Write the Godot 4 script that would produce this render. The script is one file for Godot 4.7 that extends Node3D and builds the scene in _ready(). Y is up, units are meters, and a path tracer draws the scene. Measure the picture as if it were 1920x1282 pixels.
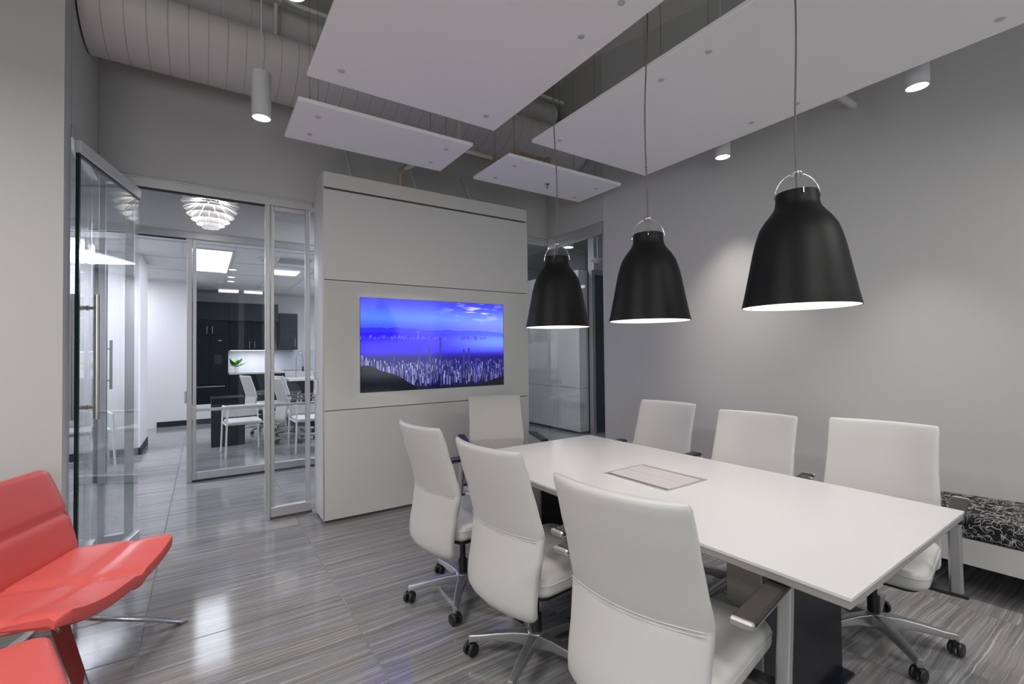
extends Node3D

# ------------------------------------------------------------------ mesh builder
class MB:
	var v := PackedVector3Array()
	var n := PackedVector3Array()
	var t := PackedVector2Array()
	var ix := PackedInt32Array()

	func tri(a: Vector3, b: Vector3, c: Vector3, nn: Vector3, ua := Vector2.ZERO, ub := Vector2.ZERO, uc := Vector2.ZERO) -> void:
		var k := v.size()
		v.append_array([a, b, c]); n.append_array([nn, nn, nn]); t.append_array([ua, ub, uc])
		if (b - a).cross(c - a).dot(nn) > 0.0:
			ix.append_array([k, k + 2, k + 1])
		else:
			ix.append_array([k, k + 1, k + 2])

	func quad(a: Vector3, b: Vector3, c: Vector3, d: Vector3, nn: Vector3, uvs := []) -> void:
		if uvs.is_empty():
			uvs = [Vector2(0, 0), Vector2(1, 0), Vector2(1, 1), Vector2(0, 1)]
		tri(a, b, c, nn, uvs[0], uvs[1], uvs[2])
		tri(a, c, d, nn, uvs[0], uvs[2], uvs[3])

	# chamfered box, centre c, size s, chamfer b
	func box(c: Vector3, s: Vector3, b := 0.0, bs := Basis.IDENTITY) -> MB:
		var h := s / 2.0
		b = minf(b, minf(h.x, minf(h.y, h.z)) * 0.9)
		var ax := [Vector3.RIGHT, Vector3.UP, Vector3.BACK]
		for i in 3:
			var j := (i + 1) % 3
			var k := (i + 2) % 3
			for sg in [-1.0, 1.0]:
				var o: Vector3 = ax[i] * (h[i] * sg)
				var p: Vector3 = ax[j] * (h[j] - b)
				var q: Vector3 = ax[k] * (h[k] - b)
				quad(c + bs * (o - p - q), c + bs * (o + p - q), c + bs * (o + p + q), c + bs * (o - p + q), bs * (ax[i] * sg))
		if b > 0.0:
			for i in 3:
				var j := (i + 1) % 3
				var k := (i + 2) % 3
				for s1 in [-1.0, 1.0]:
					for s2 in [-1.0, 1.0]:
						var e: Vector3 = ax[i] * (h[i] - b)
						var p1: Vector3 = ax[j] * (h[j] * s1) + ax[k] * ((h[k] - b) * s2)
						var p2: Vector3 = ax[j] * ((h[j] - b) * s1) + ax[k] * (h[k] * s2)
						quad(c + bs * (p1 - e), c + bs * (p1 + e), c + bs * (p2 + e), c + bs * (p2 - e), bs * (ax[j] * s1 + ax[k] * s2).normalized())
			for s1 in [-1.0, 1.0]:
				for s2 in [-1.0, 1.0]:
					for s3 in [-1.0, 1.0]:
						var sg := Vector3(s1, s2, s3)
						tri(c + bs * (Vector3(h.x, h.y - b, h.z - b) * sg), c + bs * (Vector3(h.x - b, h.y, h.z - b) * sg), c + bs * (Vector3(h.x - b, h.y - b, h.z) * sg), bs * sg.normalized())
		return self

	# closed smooth shape from rings of equal length; flat caps
	func loft(rings: Array, loop := false, caps := true) -> MB:
		var m: int = rings[0].size()
		var r := rings.size()
		var base := v.size()
		var acc := PackedVector3Array()
		acc.resize(m * r)
		var vol := 0.0
		var faces := PackedInt32Array()
		var rr := r if loop else r - 1
		for i in rr:
			for j in m:
				var a := i * m + j
				var b := i * m + (j + 1) % m
				var c := ((i + 1) % r) * m + (j + 1) % m
				var d := ((i + 1) % r) * m + j
				for f in [[a, b, c], [a, c, d]]:
					var pa: Vector3 = rings[f[0] / m][f[0] % m]
					var pb: Vector3 = rings[f[1] / m][f[1] % m]
					var pc: Vector3 = rings[f[2] / m][f[2] % m]
					var cr := (pb - pa).cross(pc - pa)
					vol += pa.dot(pb.cross(pc))
					for q in f:
						acc[q] += cr
					faces.append_array(f)
		var cents := []
		for e in [0, r - 1]:
			var cc := Vector3.ZERO
			for p in rings[e]:
				cc += p
			cents.append(cc / m)
		if not loop:
			for j in m:
				var p0: Vector3 = rings[0][j]
				var p1: Vector3 = rings[0][(j + 1) % m]
				vol += cents[0].dot(p1.cross(p0))
				var q0: Vector3 = rings[r - 1][j]
				var q1: Vector3 = rings[r - 1][(j + 1) % m]
				vol += cents[1].dot(q0.cross(q1))
		var sg := 1.0 if vol > 0.0 else -1.0
		for i in r:
			for j in m:
				v.append(rings[i][j]); n.append((acc[i * m + j] * sg).normalized()); t.append(Vector2(float(j) / m, float(i) / r))
		for q in range(0, faces.size(), 3):
			if sg > 0.0:
				ix.append_array([base + faces[q], base + faces[q + 2], base + faces[q + 1]])
			else:
				ix.append_array([base + faces[q], base + faces[q + 1], base + faces[q + 2]])
		if caps and not loop:
			for e in 2:
				var ring: PackedVector3Array = rings[0 if e == 0 else r - 1]
				var nx: PackedVector3Array = rings[1 if e == 0 else r - 2]
				var cn := Vector3.ZERO
				var nc := Vector3.ZERO
				for j in m:
					cn += (ring[j] - cents[e]).cross(ring[(j + 1) % m] - cents[e])
					nc += nx[j] / m
				cn = cn.normalized()
				if cn.dot(cents[e] - nc) < 0.0:
					cn = -cn
				for j in m:
					tri(cents[e], ring[j], ring[(j + 1) % m], cn)
		return self

	func tube(path: Array, rad, seg := 10) -> MB:
		var rings := []
		var ref := Vector3.UP
		for i in path.size():
			var d: Vector3 = (path[mini(i + 1, path.size() - 1)] - path[maxi(i - 1, 0)]).normalized()
			if absf(d.dot(ref)) > 0.95:
				ref = Vector3.RIGHT if absf(d.x) < 0.8 else Vector3.BACK
			var x := d.cross(ref).normalized()
			var y := x.cross(d)
			ref = y
			var ra: float = rad[i] if rad is Array else rad
			var ring := PackedVector3Array()
			for k in seg:
				var an := TAU * k / seg
				ring.append(path[i] + (x * cos(an) + y * sin(an)) * ra)
			rings.append(ring)
		return loft(rings)

	# profile of (radius, height); turned about Y at o; a closed profile gives a shell
	func lathe(prof: Array, o := Vector3.ZERO, seg := 48, closed := false) -> MB:
		var rings := []
		for p in prof:
			var ring := PackedVector3Array()
			for k in seg:
				var an := TAU * k / seg
				ring.append(o + Vector3(p.x * cos(an), p.y, p.x * sin(an)))
			rings.append(ring)
		return loft(rings, closed, not closed)

	func cyl(a: Vector3, b: Vector3, r: float, seg := 16) -> MB:
		return tube([a, b], r, seg)

	# flat polygon in XZ (as Vector2(x, z)) extruded between two heights
	func prism(poly: PackedVector2Array, y0: float, y1: float) -> MB:
		var tr := Geometry2D.triangulate_polygon(poly)
		for q in range(0, tr.size(), 3):
			for yy in [[y0, Vector3.DOWN], [y1, Vector3.UP]]:
				var p := []
				for w in 3:
					p.append(Vector3(poly[tr[q + w]].x, yy[0], poly[tr[q + w]].y))
				tri(p[0], p[1], p[2], yy[1])
		var area := 0.0
		for j in poly.size():
			area += poly[j].cross(poly[(j + 1) % poly.size()])
		for j in poly.size():
			var a := poly[j]
			var b := poly[(j + 1) % poly.size()]
			var nn := Vector3((b - a).y, 0, -(b - a).x).normalized() * signf(area)
			quad(Vector3(a.x, y0, a.y), Vector3(b.x, y0, b.y), Vector3(b.x, y1, b.y), Vector3(a.x, y1, a.y), nn)
		return self

	func mesh() -> ArrayMesh:
		var arr := []
		arr.resize(Mesh.ARRAY_MAX)
		arr[Mesh.ARRAY_VERTEX] = v
		arr[Mesh.ARRAY_NORMAL] = n
		arr[Mesh.ARRAY_TEX_UV] = t
		arr[Mesh.ARRAY_INDEX] = ix
		var m := ArrayMesh.new()
		m.add_surface_from_arrays(Mesh.PRIMITIVE_TRIANGLES, arr)
		return m

# ------------------------------------------------------------------ helpers
var M := {}
var taken := {}
var rng := RandomNumberGenerator.new()

func numbered(called: String) -> String:
	if not taken.has(called):
		taken[called] = 0
		return called
	taken[called] += 1
	return "%s_%03d" % [called, taken[called]]

func part(called: String, mb, m: Material, parent: Node, at := Vector3.ZERO) -> MeshInstance3D:
	var o := MeshInstance3D.new()
	o.name = called
	o.mesh = mb.mesh() if mb is MB else mb
	o.material_override = m
	o.position = at
	parent.add_child(o, true)
	return o

func thing(called: String, label: String, category: String, at := Vector3.ZERO, turn := 0.0, group := "") -> Node3D:
	var o := Node3D.new()
	o.name = numbered(called)
	add_child(o)
	o.position = at
	o.rotation.y = turn
	o.set_meta("label", label)
	o.set_meta("category", category)
	if group != "":
		o.set_meta("group", group)
	return o

func single(called: String, mb, m: Material, label: String, category: String, at := Vector3.ZERO, group := "") -> MeshInstance3D:
	var o := part(numbered(called), mb, m, self, at)
	o.set_meta("label", label)
	o.set_meta("category", category)
	if group != "":
		o.set_meta("group", group)
	return o

func struct(called: String, mb, m: Material, label := "", category := "") -> MeshInstance3D:
	var o := part(called, mb, m, self)
	o.set_meta("kind", "structure")
	if label != "":
		o.set_meta("label", label)
		o.set_meta("category", category)
	return o

func frame_node(called: String, label: String, category: String) -> Node3D:
	var o := Node3D.new()
	o.name = called
	add_child(o)
	o.set_meta("kind", "structure")
	o.set_meta("label", label)
	o.set_meta("category", category)
	return o

func lin(r: float, g: float, b: float) -> Color:
	return Color(r, g, b).linear_to_srgb()

func mat(c: Color, rough := 0.5, metal := 0.0, spec := 0.5) -> StandardMaterial3D:
	var m := StandardMaterial3D.new()
	m.albedo_color = c
	m.roughness = rough
	m.metallic = metal
	m.metallic_specular = spec
	return m

func glow(c: Color, e: float) -> StandardMaterial3D:
	var m := mat(c, 0.6)
	m.emission_enabled = true
	m.emission = c
	m.emission_energy_multiplier = e
	return m

func glass(c: Color, alpha: float) -> StandardMaterial3D:
	var m := mat(Color(c, alpha), 0.02)
	m.transparency = BaseMaterial3D.TRANSPARENCY_ALPHA
	return m

func spot(at: Vector3, energy: float, angle: float, blend := 0.7, size := 0.04, c := Color(1, 0.98, 0.95)) -> SpotLight3D:
	var l := SpotLight3D.new()
	l.position = at
	l.rotation_degrees.x = -90
	l.light_energy = energy
	l.light_color = c
	l.spot_angle = angle
	l.spot_angle_attenuation = blend
	l.spot_range = 20.0
	l.spot_attenuation = 2.0
	l.light_size = size
	l.shadow_enabled = true
	l.name = "downlight_beam"
	add_child(l, true)
	return l

func omni(at: Vector3, energy: float, size := 0.04, c := Color(1, 0.98, 0.95)) -> OmniLight3D:
	var l := OmniLight3D.new()
	l.position = at
	l.light_energy = energy
	l.light_color = c
	l.omni_range = 20.0
	l.omni_attenuation = 2.0
	l.light_size = size
	l.shadow_enabled = true
	l.name = "bulb_light"
	add_child(l, true)
	return l

func area(at: Vector3, size: Vector2, energy: float, rot := Vector3(-90, 0, 0), c := Color(1, 1, 1)) -> AreaLight3D:
	var l := AreaLight3D.new()
	l.position = at
	l.rotation_degrees = rot
	l.area_size = size
	l.light_energy = energy
	l.light_color = c
	l.area_range = 25.0
	l.shadow_enabled = true
	l.name = "panel_light"
	add_child(l, true)
	return l

func rring(w: float, d: float, r: float, y: float, cx := 0.0, cz := 0.0, seg := 5) -> PackedVector3Array:
	var ring := PackedVector3Array()
	r = minf(r, minf(w, d) / 2.0 - 0.0005)
	var cs := [Vector2(1, 1), Vector2(-1, 1), Vector2(-1, -1), Vector2(1, -1)]
	for k in 4:
		for s in seg + 1:
			var an := PI / 2.0 * (k + float(s) / seg)
			ring.append(Vector3(cx + cs[k].x * (w / 2.0 - r) + cos(an) * r, y, cz + cs[k].y * (d / 2.0 - r) + sin(an) * r))
	return ring

# soft box: rounded corners in plan (r) and rounded edges (e)
func pad(w: float, h: float, d: float, r: float, e: float, y0: float, cx := 0.0, cz := 0.0, puff := 0.0) -> MB:
	var rings := []
	for k in 5:
		var an := PI / 2.0 * k / 4.0
		var ins := e * (1.0 - sin(an))
		rings.append(rring(w - 2 * ins, d - 2 * ins, r - ins * 0.5, y0 + e * (1.0 - cos(an)), cx, cz))
	for k in 5:
		var an := PI / 2.0 * k / 4.0
		var ins := e * (1.0 - cos(an))
		rings.append(rring(w - 2 * ins, d - 2 * ins, r - ins * 0.5, y0 + h - e + e * sin(an), cx, cz))
	if puff > 0.0:
		for k in 3:
			var f: float = [0.6, 0.3, 0.05][k]
			rings.append(rring((w - 2 * e) * f, (d - 2 * e) * f, r * f, y0 + h + puff * (1.0 - f * f), cx, cz))
	return MB.new().loft(rings)

func interp(tab: Array, y: float) -> float:
	if y <= tab[0].x:
		return tab[0].y
	for i in tab.size() - 1:
		if y <= tab[i + 1].x:
			var f: float = (y - tab[i].x) / (tab[i + 1].x - tab[i].x)
			f = f * f * (3.0 - 2.0 * f) * 0.35 + f * 0.65
			return lerpf(tab[i].y, tab[i + 1].y, f)
	return tab[-1].y

func wall_x(z: float) -> float:   # inner face of the splayed right wall
	return 3.385 + (z + 3.41) * 0.2558

# ------------------------------------------------------------------ textures
func tile_texture() -> ImageTexture:
	# vein-cut stone: long streaks that run along U
	var w := 512
	var h := 1024
	var nz := FastNoiseLite.new()
	nz.seed = 11
	nz.noise_type = FastNoiseLite.TYPE_SIMPLEX
	nz.frequency = 1.0
	var data := PackedByteArray()
	data.resize(w * h * 3)
	for y in h:
		var fy := float(y) / h
		for x in w:
			var fx := float(x) / w
			var wob := nz.get_noise_2d(fx * 3.0, fy * 5.0) * 0.004 + nz.get_noise_2d(fx * 11.0, fy * 22.0) * 0.0011
			var q := fy + wob
			var a := nz.get_noise_2d(fx * 0.7 + 40.0, q * 26.0)
			var b := nz.get_noise_2d(fx * 1.2 + 80.0, q * 75.0)
			var c := nz.get_noise_2d(fx * 2.4 + 120.0, q * 210.0)
			var d := nz.get_noise_2d(fx * 0.9 + 160.0, q * 120.0)
			var val := 0.505 + a * 0.055 + b * 0.08 + c * 0.06
			val += maxf(0.0, d - 0.40) * 0.55
			val -= maxf(0.0, -d - 0.5) * 0.4
			var warm := nz.get_noise_2d(fx * 0.8 + 200.0, q * 9.0) * 0.012
			var i := (y * w + x) * 3
			data[i] = int(clampf(val + 0.006 + warm, 0.02, 0.95) * 255.0)
			data[i + 1] = int(clampf(val, 0.02, 0.95) * 255.0)
			data[i + 2] = int(clampf(val + 0.004 - warm, 0.02, 0.95) * 255.0)
	var im := Image.create_from_data(w, h, false, Image.FORMAT_RGB8, data)
	return ImageTexture.create_from_image(im)

func curl_texture() -> ImageTexture:
	# black cloth with fine white curling line drawing
	var s := 768
	var im := Image.create(s, s, false, Image.FORMAT_RGB8)
	im.fill(Color(0.018, 0.017, 0.02))
	var r := RandomNumberGenerator.new()
	r.seed = 5
	for k in 400:
		var p := Vector2((k % 20 + r.randf()) * s / 20.0, (k / 20 + r.randf()) * s / 20.0)
		var an := r.randf() * TAU
		var curv := r.randf_range(0.02, 0.06)
		var steps := r.randi_range(60, 120)
		for i in steps:
			if i % 26 == 0:
				curv = r.randf_range(0.025, 0.075) * (1.0 if r.randf() < 0.5 else -1.0)
			if i > steps - 36:
				curv = signf(curv) * (absf(curv) + 0.006)
			an += curv
			p += Vector2.from_angle(an)
			for dx in 3:
				for dy in 3:
					im.set_pixel(posmod(int(p.x) + dx, s), posmod(int(p.y) + dy, s), Color(0.74, 0.73, 0.74))
	return ImageTexture.create_from_image(im)

func screen_texture() -> ImageTexture:
	# the photograph shown on the display: a harbour city in blue under a hazy sky
	var w := 768
	var h := 432
	var im := Image.create(w, h, false, Image.FORMAT_RGB8)
	var nz := FastNoiseLite.new()
	nz.seed = 3
	nz.frequency = 1.0
	nz.fractal_octaves = 4
	for x in w:
		var fx := float(x) / w
		var ridge := 0.315 + nz.get_noise_2d(fx * 3.0, 7.0) * 0.03 + nz.get_noise_2d(fx * 11.0, 17.0) * 0.012 + 0.02 * fx
		var hill := 0.985 - 0.27 * exp(-pow((fx - 0.02) / 0.15, 2.0)) - 0.11 * exp(-pow((fx - 0.22) / 0.10, 2.0)) + nz.get_noise_2d(fx * 14.0, 3.0) * 0.018 - 0.10 * smoothstep(0.75, 1.0, fx)
		for y in h:
			var fy := float(y) / h
			var c: Color
			var hz := smoothstep(0.25, 0.95, fx)
			if fy < ridge:
				c = Color(0.24, 0.24, 0.98).lerp(Color(0.34, 0.50, 1.0), smoothstep(0.0, 0.2, fy)).lerp(Color(0.28, 0.33, 1.0), smoothstep(0.2, 0.33, fy))
				var cl := nz.get_noise_2d(fx * 5.0, fy * 22.0)
				var m: float = clampf((cl - 0.05) * 3.2, 0.0, 1.0) * exp(-pow((fx - 0.8) / 0.2, 2.0)) * exp(-pow((fy - 0.1) / 0.1, 2.0))
				c = c.lerp(Color(0.72, 0.74, 1.0), hz * 0.45 * smoothstep(0.0, 0.3, fy)).lerp(Color(0.86, 0.86, 1.0), m)
			elif fy < ridge + 0.05:
				c = Color(0.20, 0.19, 0.93).lerp(Color(0.34, 0.42, 0.98), hz)
			else:
				c = Color(0.19, 0.11, 0.93).lerp(Color(0.45, 0.58, 0.99), hz * exp(-pow((fy - 0.46) / 0.14, 2.0)))
				c = c.lerp(Color(0.10, 0.08, 0.45), smoothstep(0.56, 0.66, fy)).lerp(Color(0.05, 0.05, 0.22), smoothstep(0.74, 0.95, fy))
			if fy > hill:
				var g := nz.get_noise_2d(fx * 40.0, fy * 40.0) * 0.03
				c = Color(0.05 + g, 0.055 + g, 0.10 + g)
			im.set_pixel(x, y, c)
	var r := RandomNumberGenerator.new()
	r.seed = 9
	for k in 260:                                   # far shore
		var bx := r.randi_range(0, int(w * 0.85))
		var bh := r.randi_range(3, 14)
		var by := int(h * 0.43) + r.randi_range(-3, 6)
		var lum := r.randf_range(0.2, 0.65)
		im.fill_rect(Rect2i(bx, by - bh, r.randi_range(1, 4), bh), Color(lum * 0.75, lum * 0.72, 0.92))
	im.fill_rect(Rect2i(int(w * 0.36), int(h * 0.335), 4, 50), Color(0.42, 0.4, 0.97))
	for k in 900:                                   # near shore, back to front
		var f := float(k) / 900.0
		var bx := r.randi_range(0, w - 8)
		var fx := float(bx) / w
		var by := int(h * (0.70 + 0.27 * f)) + r.randi_range(-5, 5)
		var bh := int(r.randf_range(12, 40) * (0.5 + 0.8 * f))
		var bw := r.randi_range(2, 7)
		var lum := r.randf_range(0.06, 0.55)
		if r.randf() < 0.34:
			lum = r.randf_range(0.6, 0.95)
		lum *= lerpf(1.0, 0.6, fx)
		var hillf := 0.99 - 0.27 * exp(-pow((fx - 0.02) / 0.15, 2.0)) - 0.11 * exp(-pow((fx - 0.22) / 0.10, 2.0)) - 0.09 * smoothstep(0.75, 1.0, fx)
		by = mini(by, int(h * hillf))
		var c := Color(lum * 0.82, lum * 0.84, clampf(0.30 + lum * 0.75, 0.0, 1.0))
		im.fill_rect(Rect2i(bx, by - bh, bw, bh), c)
		im.fill_rect(Rect2i(bx, by - bh, maxi(1, bw / 3), bh), c.darkened(0.45))
	for p in [[0.365, 0.50, 6, 90], [0.51, 0.42, 9, 110], [0.68, 0.55, 9, 90], [0.72, 0.54, 9, 100], [0.77, 0.68, 15, 80], [0.43, 0.54, 10, 70], [0.20, 0.58, 8, 60]]:
		im.fill_rect(Rect2i(int(w * p[0]), int(h * p[1]), p[2], p[3]), Color(0.2, 0.19, 0.55))
	return ImageTexture.create_from_image(im)

func grain_texture(seed_: int, lo: float, hi: float, freq: float) -> NoiseTexture2D:
	var nz := FastNoiseLite.new()
	nz.seed = seed_
	nz.frequency = freq
	nz.fractal_octaves = 3
	var g := Gradient.new()
	g.set_color(0, Color(lo, lo, lo))
	g.set_color(1, Color(hi, hi, hi))
	var tx := NoiseTexture2D.new()
	tx.width = 256
	tx.height = 256
	tx.seamless = true
	tx.noise = nz
	tx.color_ramp = g
	return tx

func make_materials() -> void:
	M.wall = mat(lin(0.51, 0.51, 0.505), 0.9)
	M.wall_dark = mat(lin(0.07, 0.07, 0.075), 0.9)  # dark to keep the unseen end wall faint in the glass
	M.wall_white = mat(lin(0.72, 0.72, 0.72), 0.9)
	M.deck = mat(lin(0.66, 0.65, 0.61), 0.9)
	M.duct = mat(lin(0.60, 0.58, 0.57), 0.6)
	M.duct_seam = mat(lin(0.42, 0.41, 0.40), 0.7)
	M.panel = mat(lin(0.86, 0.85, 0.85), 0.95)
	M.panel_dot = mat(lin(0.5, 0.5, 0.5), 0.6)
	M.grout = mat(lin(0.30, 0.30, 0.295), 0.8)
	M.tile = mat(Color(1, 1, 1), 0.11)
	M.tile.albedo_texture = tile_texture()
	M.tile.roughness_texture = null
	M.aluminium = mat(lin(0.62, 0.62, 0.63), 0.38, 0.75)
	M.alu_dark = mat(lin(0.03, 0.03, 0.035), 0.5)
	M.pane = glass(Color(0.52, 0.72, 0.72), 0.012)
	M.door_pane = glass(Color(0.40, 0.62, 0.64), 0.10)
	M.pane_edge = mat(lin(0.01, 0.03, 0.028), 0.2)
	M.steel = mat(lin(0.55, 0.53, 0.50), 0.28, 1.0)
	M.chrome = mat(lin(0.75, 0.75, 0.76), 0.08, 1.0)
	M.cast_alu = mat(lin(0.50, 0.50, 0.51), 0.36, 0.85)
	M.lacquer = mat(lin(0.61, 0.61, 0.595), 0.32)
	M.white_glass = mat(lin(0.61, 0.62, 0.595), 0.06)
	M.reveal = mat(lin(0.10, 0.095, 0.09), 0.7)
	M.table_top = mat(lin(0.64, 0.64, 0.645), 0.14)
	M.table_edge = mat(lin(0.30, 0.29, 0.28), 0.35)
	M.table_core = mat(lin(0.12, 0.10, 0.09), 0.5)
	M.pedestal = mat(lin(0.010, 0.011, 0.017), 0.28, 0.0, 0.4)
	M.pedestal_side = mat(lin(0.30, 0.29, 0.275), 0.35, 0.5)
	M.leather = mat(lin(0.53, 0.53, 0.515), 0.42)
	M.leather.heightmap_enabled = true
	M.leather.heightmap_texture = grain_texture(21, 0.3, 0.7, 0.09)
	M.leather.heightmap_scale = 0.02
	M.leather.uv1_triplanar = true
	M.leather.uv1_scale = Vector3(9, 9, 9)
	M.stitch = mat(lin(0.55, 0.55, 0.53), 0.6)
	M.black_plastic = mat(lin(0.014, 0.014, 0.015), 0.35)
	M.arm_pad = mat(lin(0.03, 0.027, 0.027), 0.45, 0.0, 0.4)
	M.red_leather = mat(lin(0.70, 0.11, 0.10), 0.38)
	M.red_leather.heightmap_enabled = true
	M.red_leather.heightmap_texture = M.leather.heightmap_texture
	M.red_leather.heightmap_scale = 0.02
	M.red_leather.uv1_triplanar = true
	M.red_leather.uv1_scale = Vector3(7, 7, 7)
	M.shade_black = mat(lin(0.0035, 0.0035, 0.004), 0.48, 0.0, 0.36)
	M.shade_inner = mat(lin(0.66, 0.64, 0.62), 0.7)
	M.cord = mat(lin(0.16, 0.15, 0.14), 0.8)
	M.bulb = glow(Color(1, 0.96, 0.9), 3.0)
	M.core = glow(Color(1, 0.98, 0.96), 0.8)
	M.can = mat(lin(0.62, 0.63, 0.65), 0.45)
	M.lens = glow(Color(1, 0.98, 0.96), 2.6)
	M.fabric = mat(Color(1, 1, 1), 0.85)
	M.fabric.albedo_texture = curl_texture()
	M.fabric.uv1_triplanar = true
	M.fabric.uv1_scale = Vector3(1.75, 1.75, 1.75)
	M.bench_white = mat(lin(0.55, 0.55, 0.53), 0.5)
	M.baseboard = mat(lin(0.012, 0.012, 0.012), 0.4)
	M.pipe_white = mat(lin(0.62, 0.61, 0.59), 0.5)
	M.pipe_orange = mat(lin(0.42, 0.32, 0.22), 0.5)
	M.navy = mat(lin(0.006, 0.007, 0.012), 0.45, 0.0, 0.25)
	M.navy_gloss = mat(lin(0.006, 0.008, 0.016), 0.3, 0.0, 0.25)
	M.slate = mat(lin(0.025, 0.03, 0.04), 0.5, 0.0, 0.3)
	M.splash = mat(lin(0.55, 0.58, 0.66), 0.2)
	M.counter = mat(lin(0.65, 0.64, 0.62), 0.2)
	M.leaf = mat(lin(0.10, 0.30, 0.03), 0.6)
	M.bottle = mat(lin(0.25, 0.28, 0.33), 0.2)
	M.clear = glass(Color(0.8, 0.85, 0.85), 0.1)
	M.white_metal = mat(lin(0.75, 0.75, 0.76), 0.35)
	M.black_door = mat(lin(0.006, 0.007, 0.009), 0.3)
	M.screen = mat(Color(0.01, 0.01, 0.01), 0.1)
	M.screen.emission_enabled = true
	M.screen.emission_texture = screen_texture()
	M.screen.emission = Color.WHITE
	M.screen.emission_operator = BaseMaterial3D.EMISSION_OP_MULTIPLY
	M.screen.emission_energy_multiplier = 0.95
	M.blind = glow(Color(0.95, 0.97, 1.0), 0.4)  # glow of the added blinds, out of view, for fill light
	M.troffer = glow(Color(0.97, 0.98, 1.0), 1.6)
	M.lcd = mat(lin(0.02, 0.02, 0.06), 0.2)
	M.leaf_white = mat(lin(0.68, 0.68, 0.70), 0.5)
	M.sprinkler = mat(lin(0.5, 0.48, 0.46), 0.25, 1.0)
	M.red_bulb = mat(lin(0.5, 0.03, 0.02), 0.2)

# ------------------------------------------------------------------ scene
func _ready() -> void:
	rng.seed = 7
	# --- camera
	var cam := Camera3D.new()
	cam.name = "camera"
	add_child(cam)
	cam.position = Vector3(0, 1.39, 0)
	cam.rotation_order = EULER_ORDER_YXZ
	cam.rotation_degrees = Vector3(0.9967, -33.5213, -0.5542)
	cam.keep_aspect = Camera3D.KEEP_HEIGHT
	cam.fov = rad_to_deg(2.0 * atan(641.0 / 873.25))
	cam.near = 0.02
	cam.far = 60.0
	cam.current = true
	# --- environment
	var env := Environment.new()
	env.background_mode = Environment.BG_COLOR
	env.background_color = Color(0.02, 0.02, 0.025)
	env.tonemap_mode = Environment.TONE_MAPPER_LINEAR
	env.tonemap_exposure = 1.28
	env.sdfgi_enabled = true
	env.ssao_enabled = true
	env.ssil_enabled = true
	var we := WorldEnvironment.new()
	we.name = "environment"
	we.environment = env
	add_child(we)
	make_materials()
	big_lights()
	build_shell()
	build_partitions()
	build_floor()
	build_media_wall()
	build_table()
	build_bench()
	build_chairs()
	build_lounge()
	build_ceiling_things()
	build_lamps()
	build_hall()
	build_right_room()

# ceiling luminaires: those visible behind the glass, others added unseen to lift brightness
func troffer(x: float, y: float, z: float, w: float, d: float, e: float, label: String) -> void:
	var o := thing("ceiling_light_panel", label, "light", Vector3(x, y, z), 0.0, "ceiling light panels")
	part("frame", MB.new().box(Vector3(0, 0.02, 0), Vector3(w + 0.05, 0.03, d + 0.05), 0.004), M.can, o)
	part("diffuser", MB.new().box(Vector3(0, 0.0, 0), Vector3(w, 0.012, d), 0.002), M.troffer, o)
	area(Vector3(x, y - 0.02, z), Vector2(w, d), e, Vector3(-90, 0, 0), Color(0.92, 0.94, 1.0) if z < -4.4 else Color(1.0, 0.985, 0.96))

func big_lights() -> void:
	troffer(0.9, 2.90, 0.9, 1.2, 0.6, 2.4, "added unseen white ceiling light panel over the open end of the meeting room")  # unseen fixture added for soft light from behind the camera
	troffer(2.8, 2.90, 0.9, 1.2, 0.6, 1.8, "added unseen white ceiling light panel above the end of the patterned bench")  # second added fixture, fills table and chairs from out of view
	# soft fill light from two added, unseen windows with glowing blinds
	for k in 2:
		var x: float = [-1.52, 3.88][k]
		area(Vector3(x, 1.75, 2.69), Vector2(1.9, 1.9), [3.0, 0.9][k], Vector3(0, 0, 0), Color(0.98, 0.99, 1.0))
	troffer(-1.6, 2.90, -1.2, 0.6, 1.2, 5.0, "added unseen white ceiling light panel above the red lounge chairs")  # added out of view to brighten the lounge corner
	troffer(0.1, 2.76, -8.35, 0.45, 1.9, 1.0, "bright ceiling light panel in the white grid ceiling by the kitchen")
	troffer(2.35, 2.76, -7.7, 0.6, 1.2, 5.0, "added unseen white ceiling light panel above the far end of the kitchen glass")  # added where the floor does not mirror it, lights the kitchen room
	troffer(2.35, 2.76, -10.2, 0.6, 1.2, 3.5, "added unseen white ceiling light panel above the sink island")  # another unseen addition that spreads the kitchen light
	troffer(-1.5, 2.76, -10.1, 0.6, 1.2, 3.0, "added unseen white ceiling light panel behind the white wall block")  # added out of sight to brighten the far white wall
	troffer(2.2, 3.08, -5.25, 1.2, 0.3, 2.6, "added unseen white ceiling light panel in the hall behind the media cabinet")  # added out of view to lighten the upper hall wall
	troffer(-3.0, 3.08, -5.25, 1.2, 0.3, 2.6, "added unseen white ceiling light panel in the hall beyond the side glazing")  # its unseen counterpart, added for the same hall wall
	troffer(-1.9, 2.76, -7.2, 0.6, 1.2, 9.0, "white ceiling light panel above the white wall block")
	troffer(4.3, 3.34, -6.4, 0.6, 0.6, 0.8, "added white ceiling light panel in the corridor by the white storage block")  # added to light the corridor zone

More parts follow.
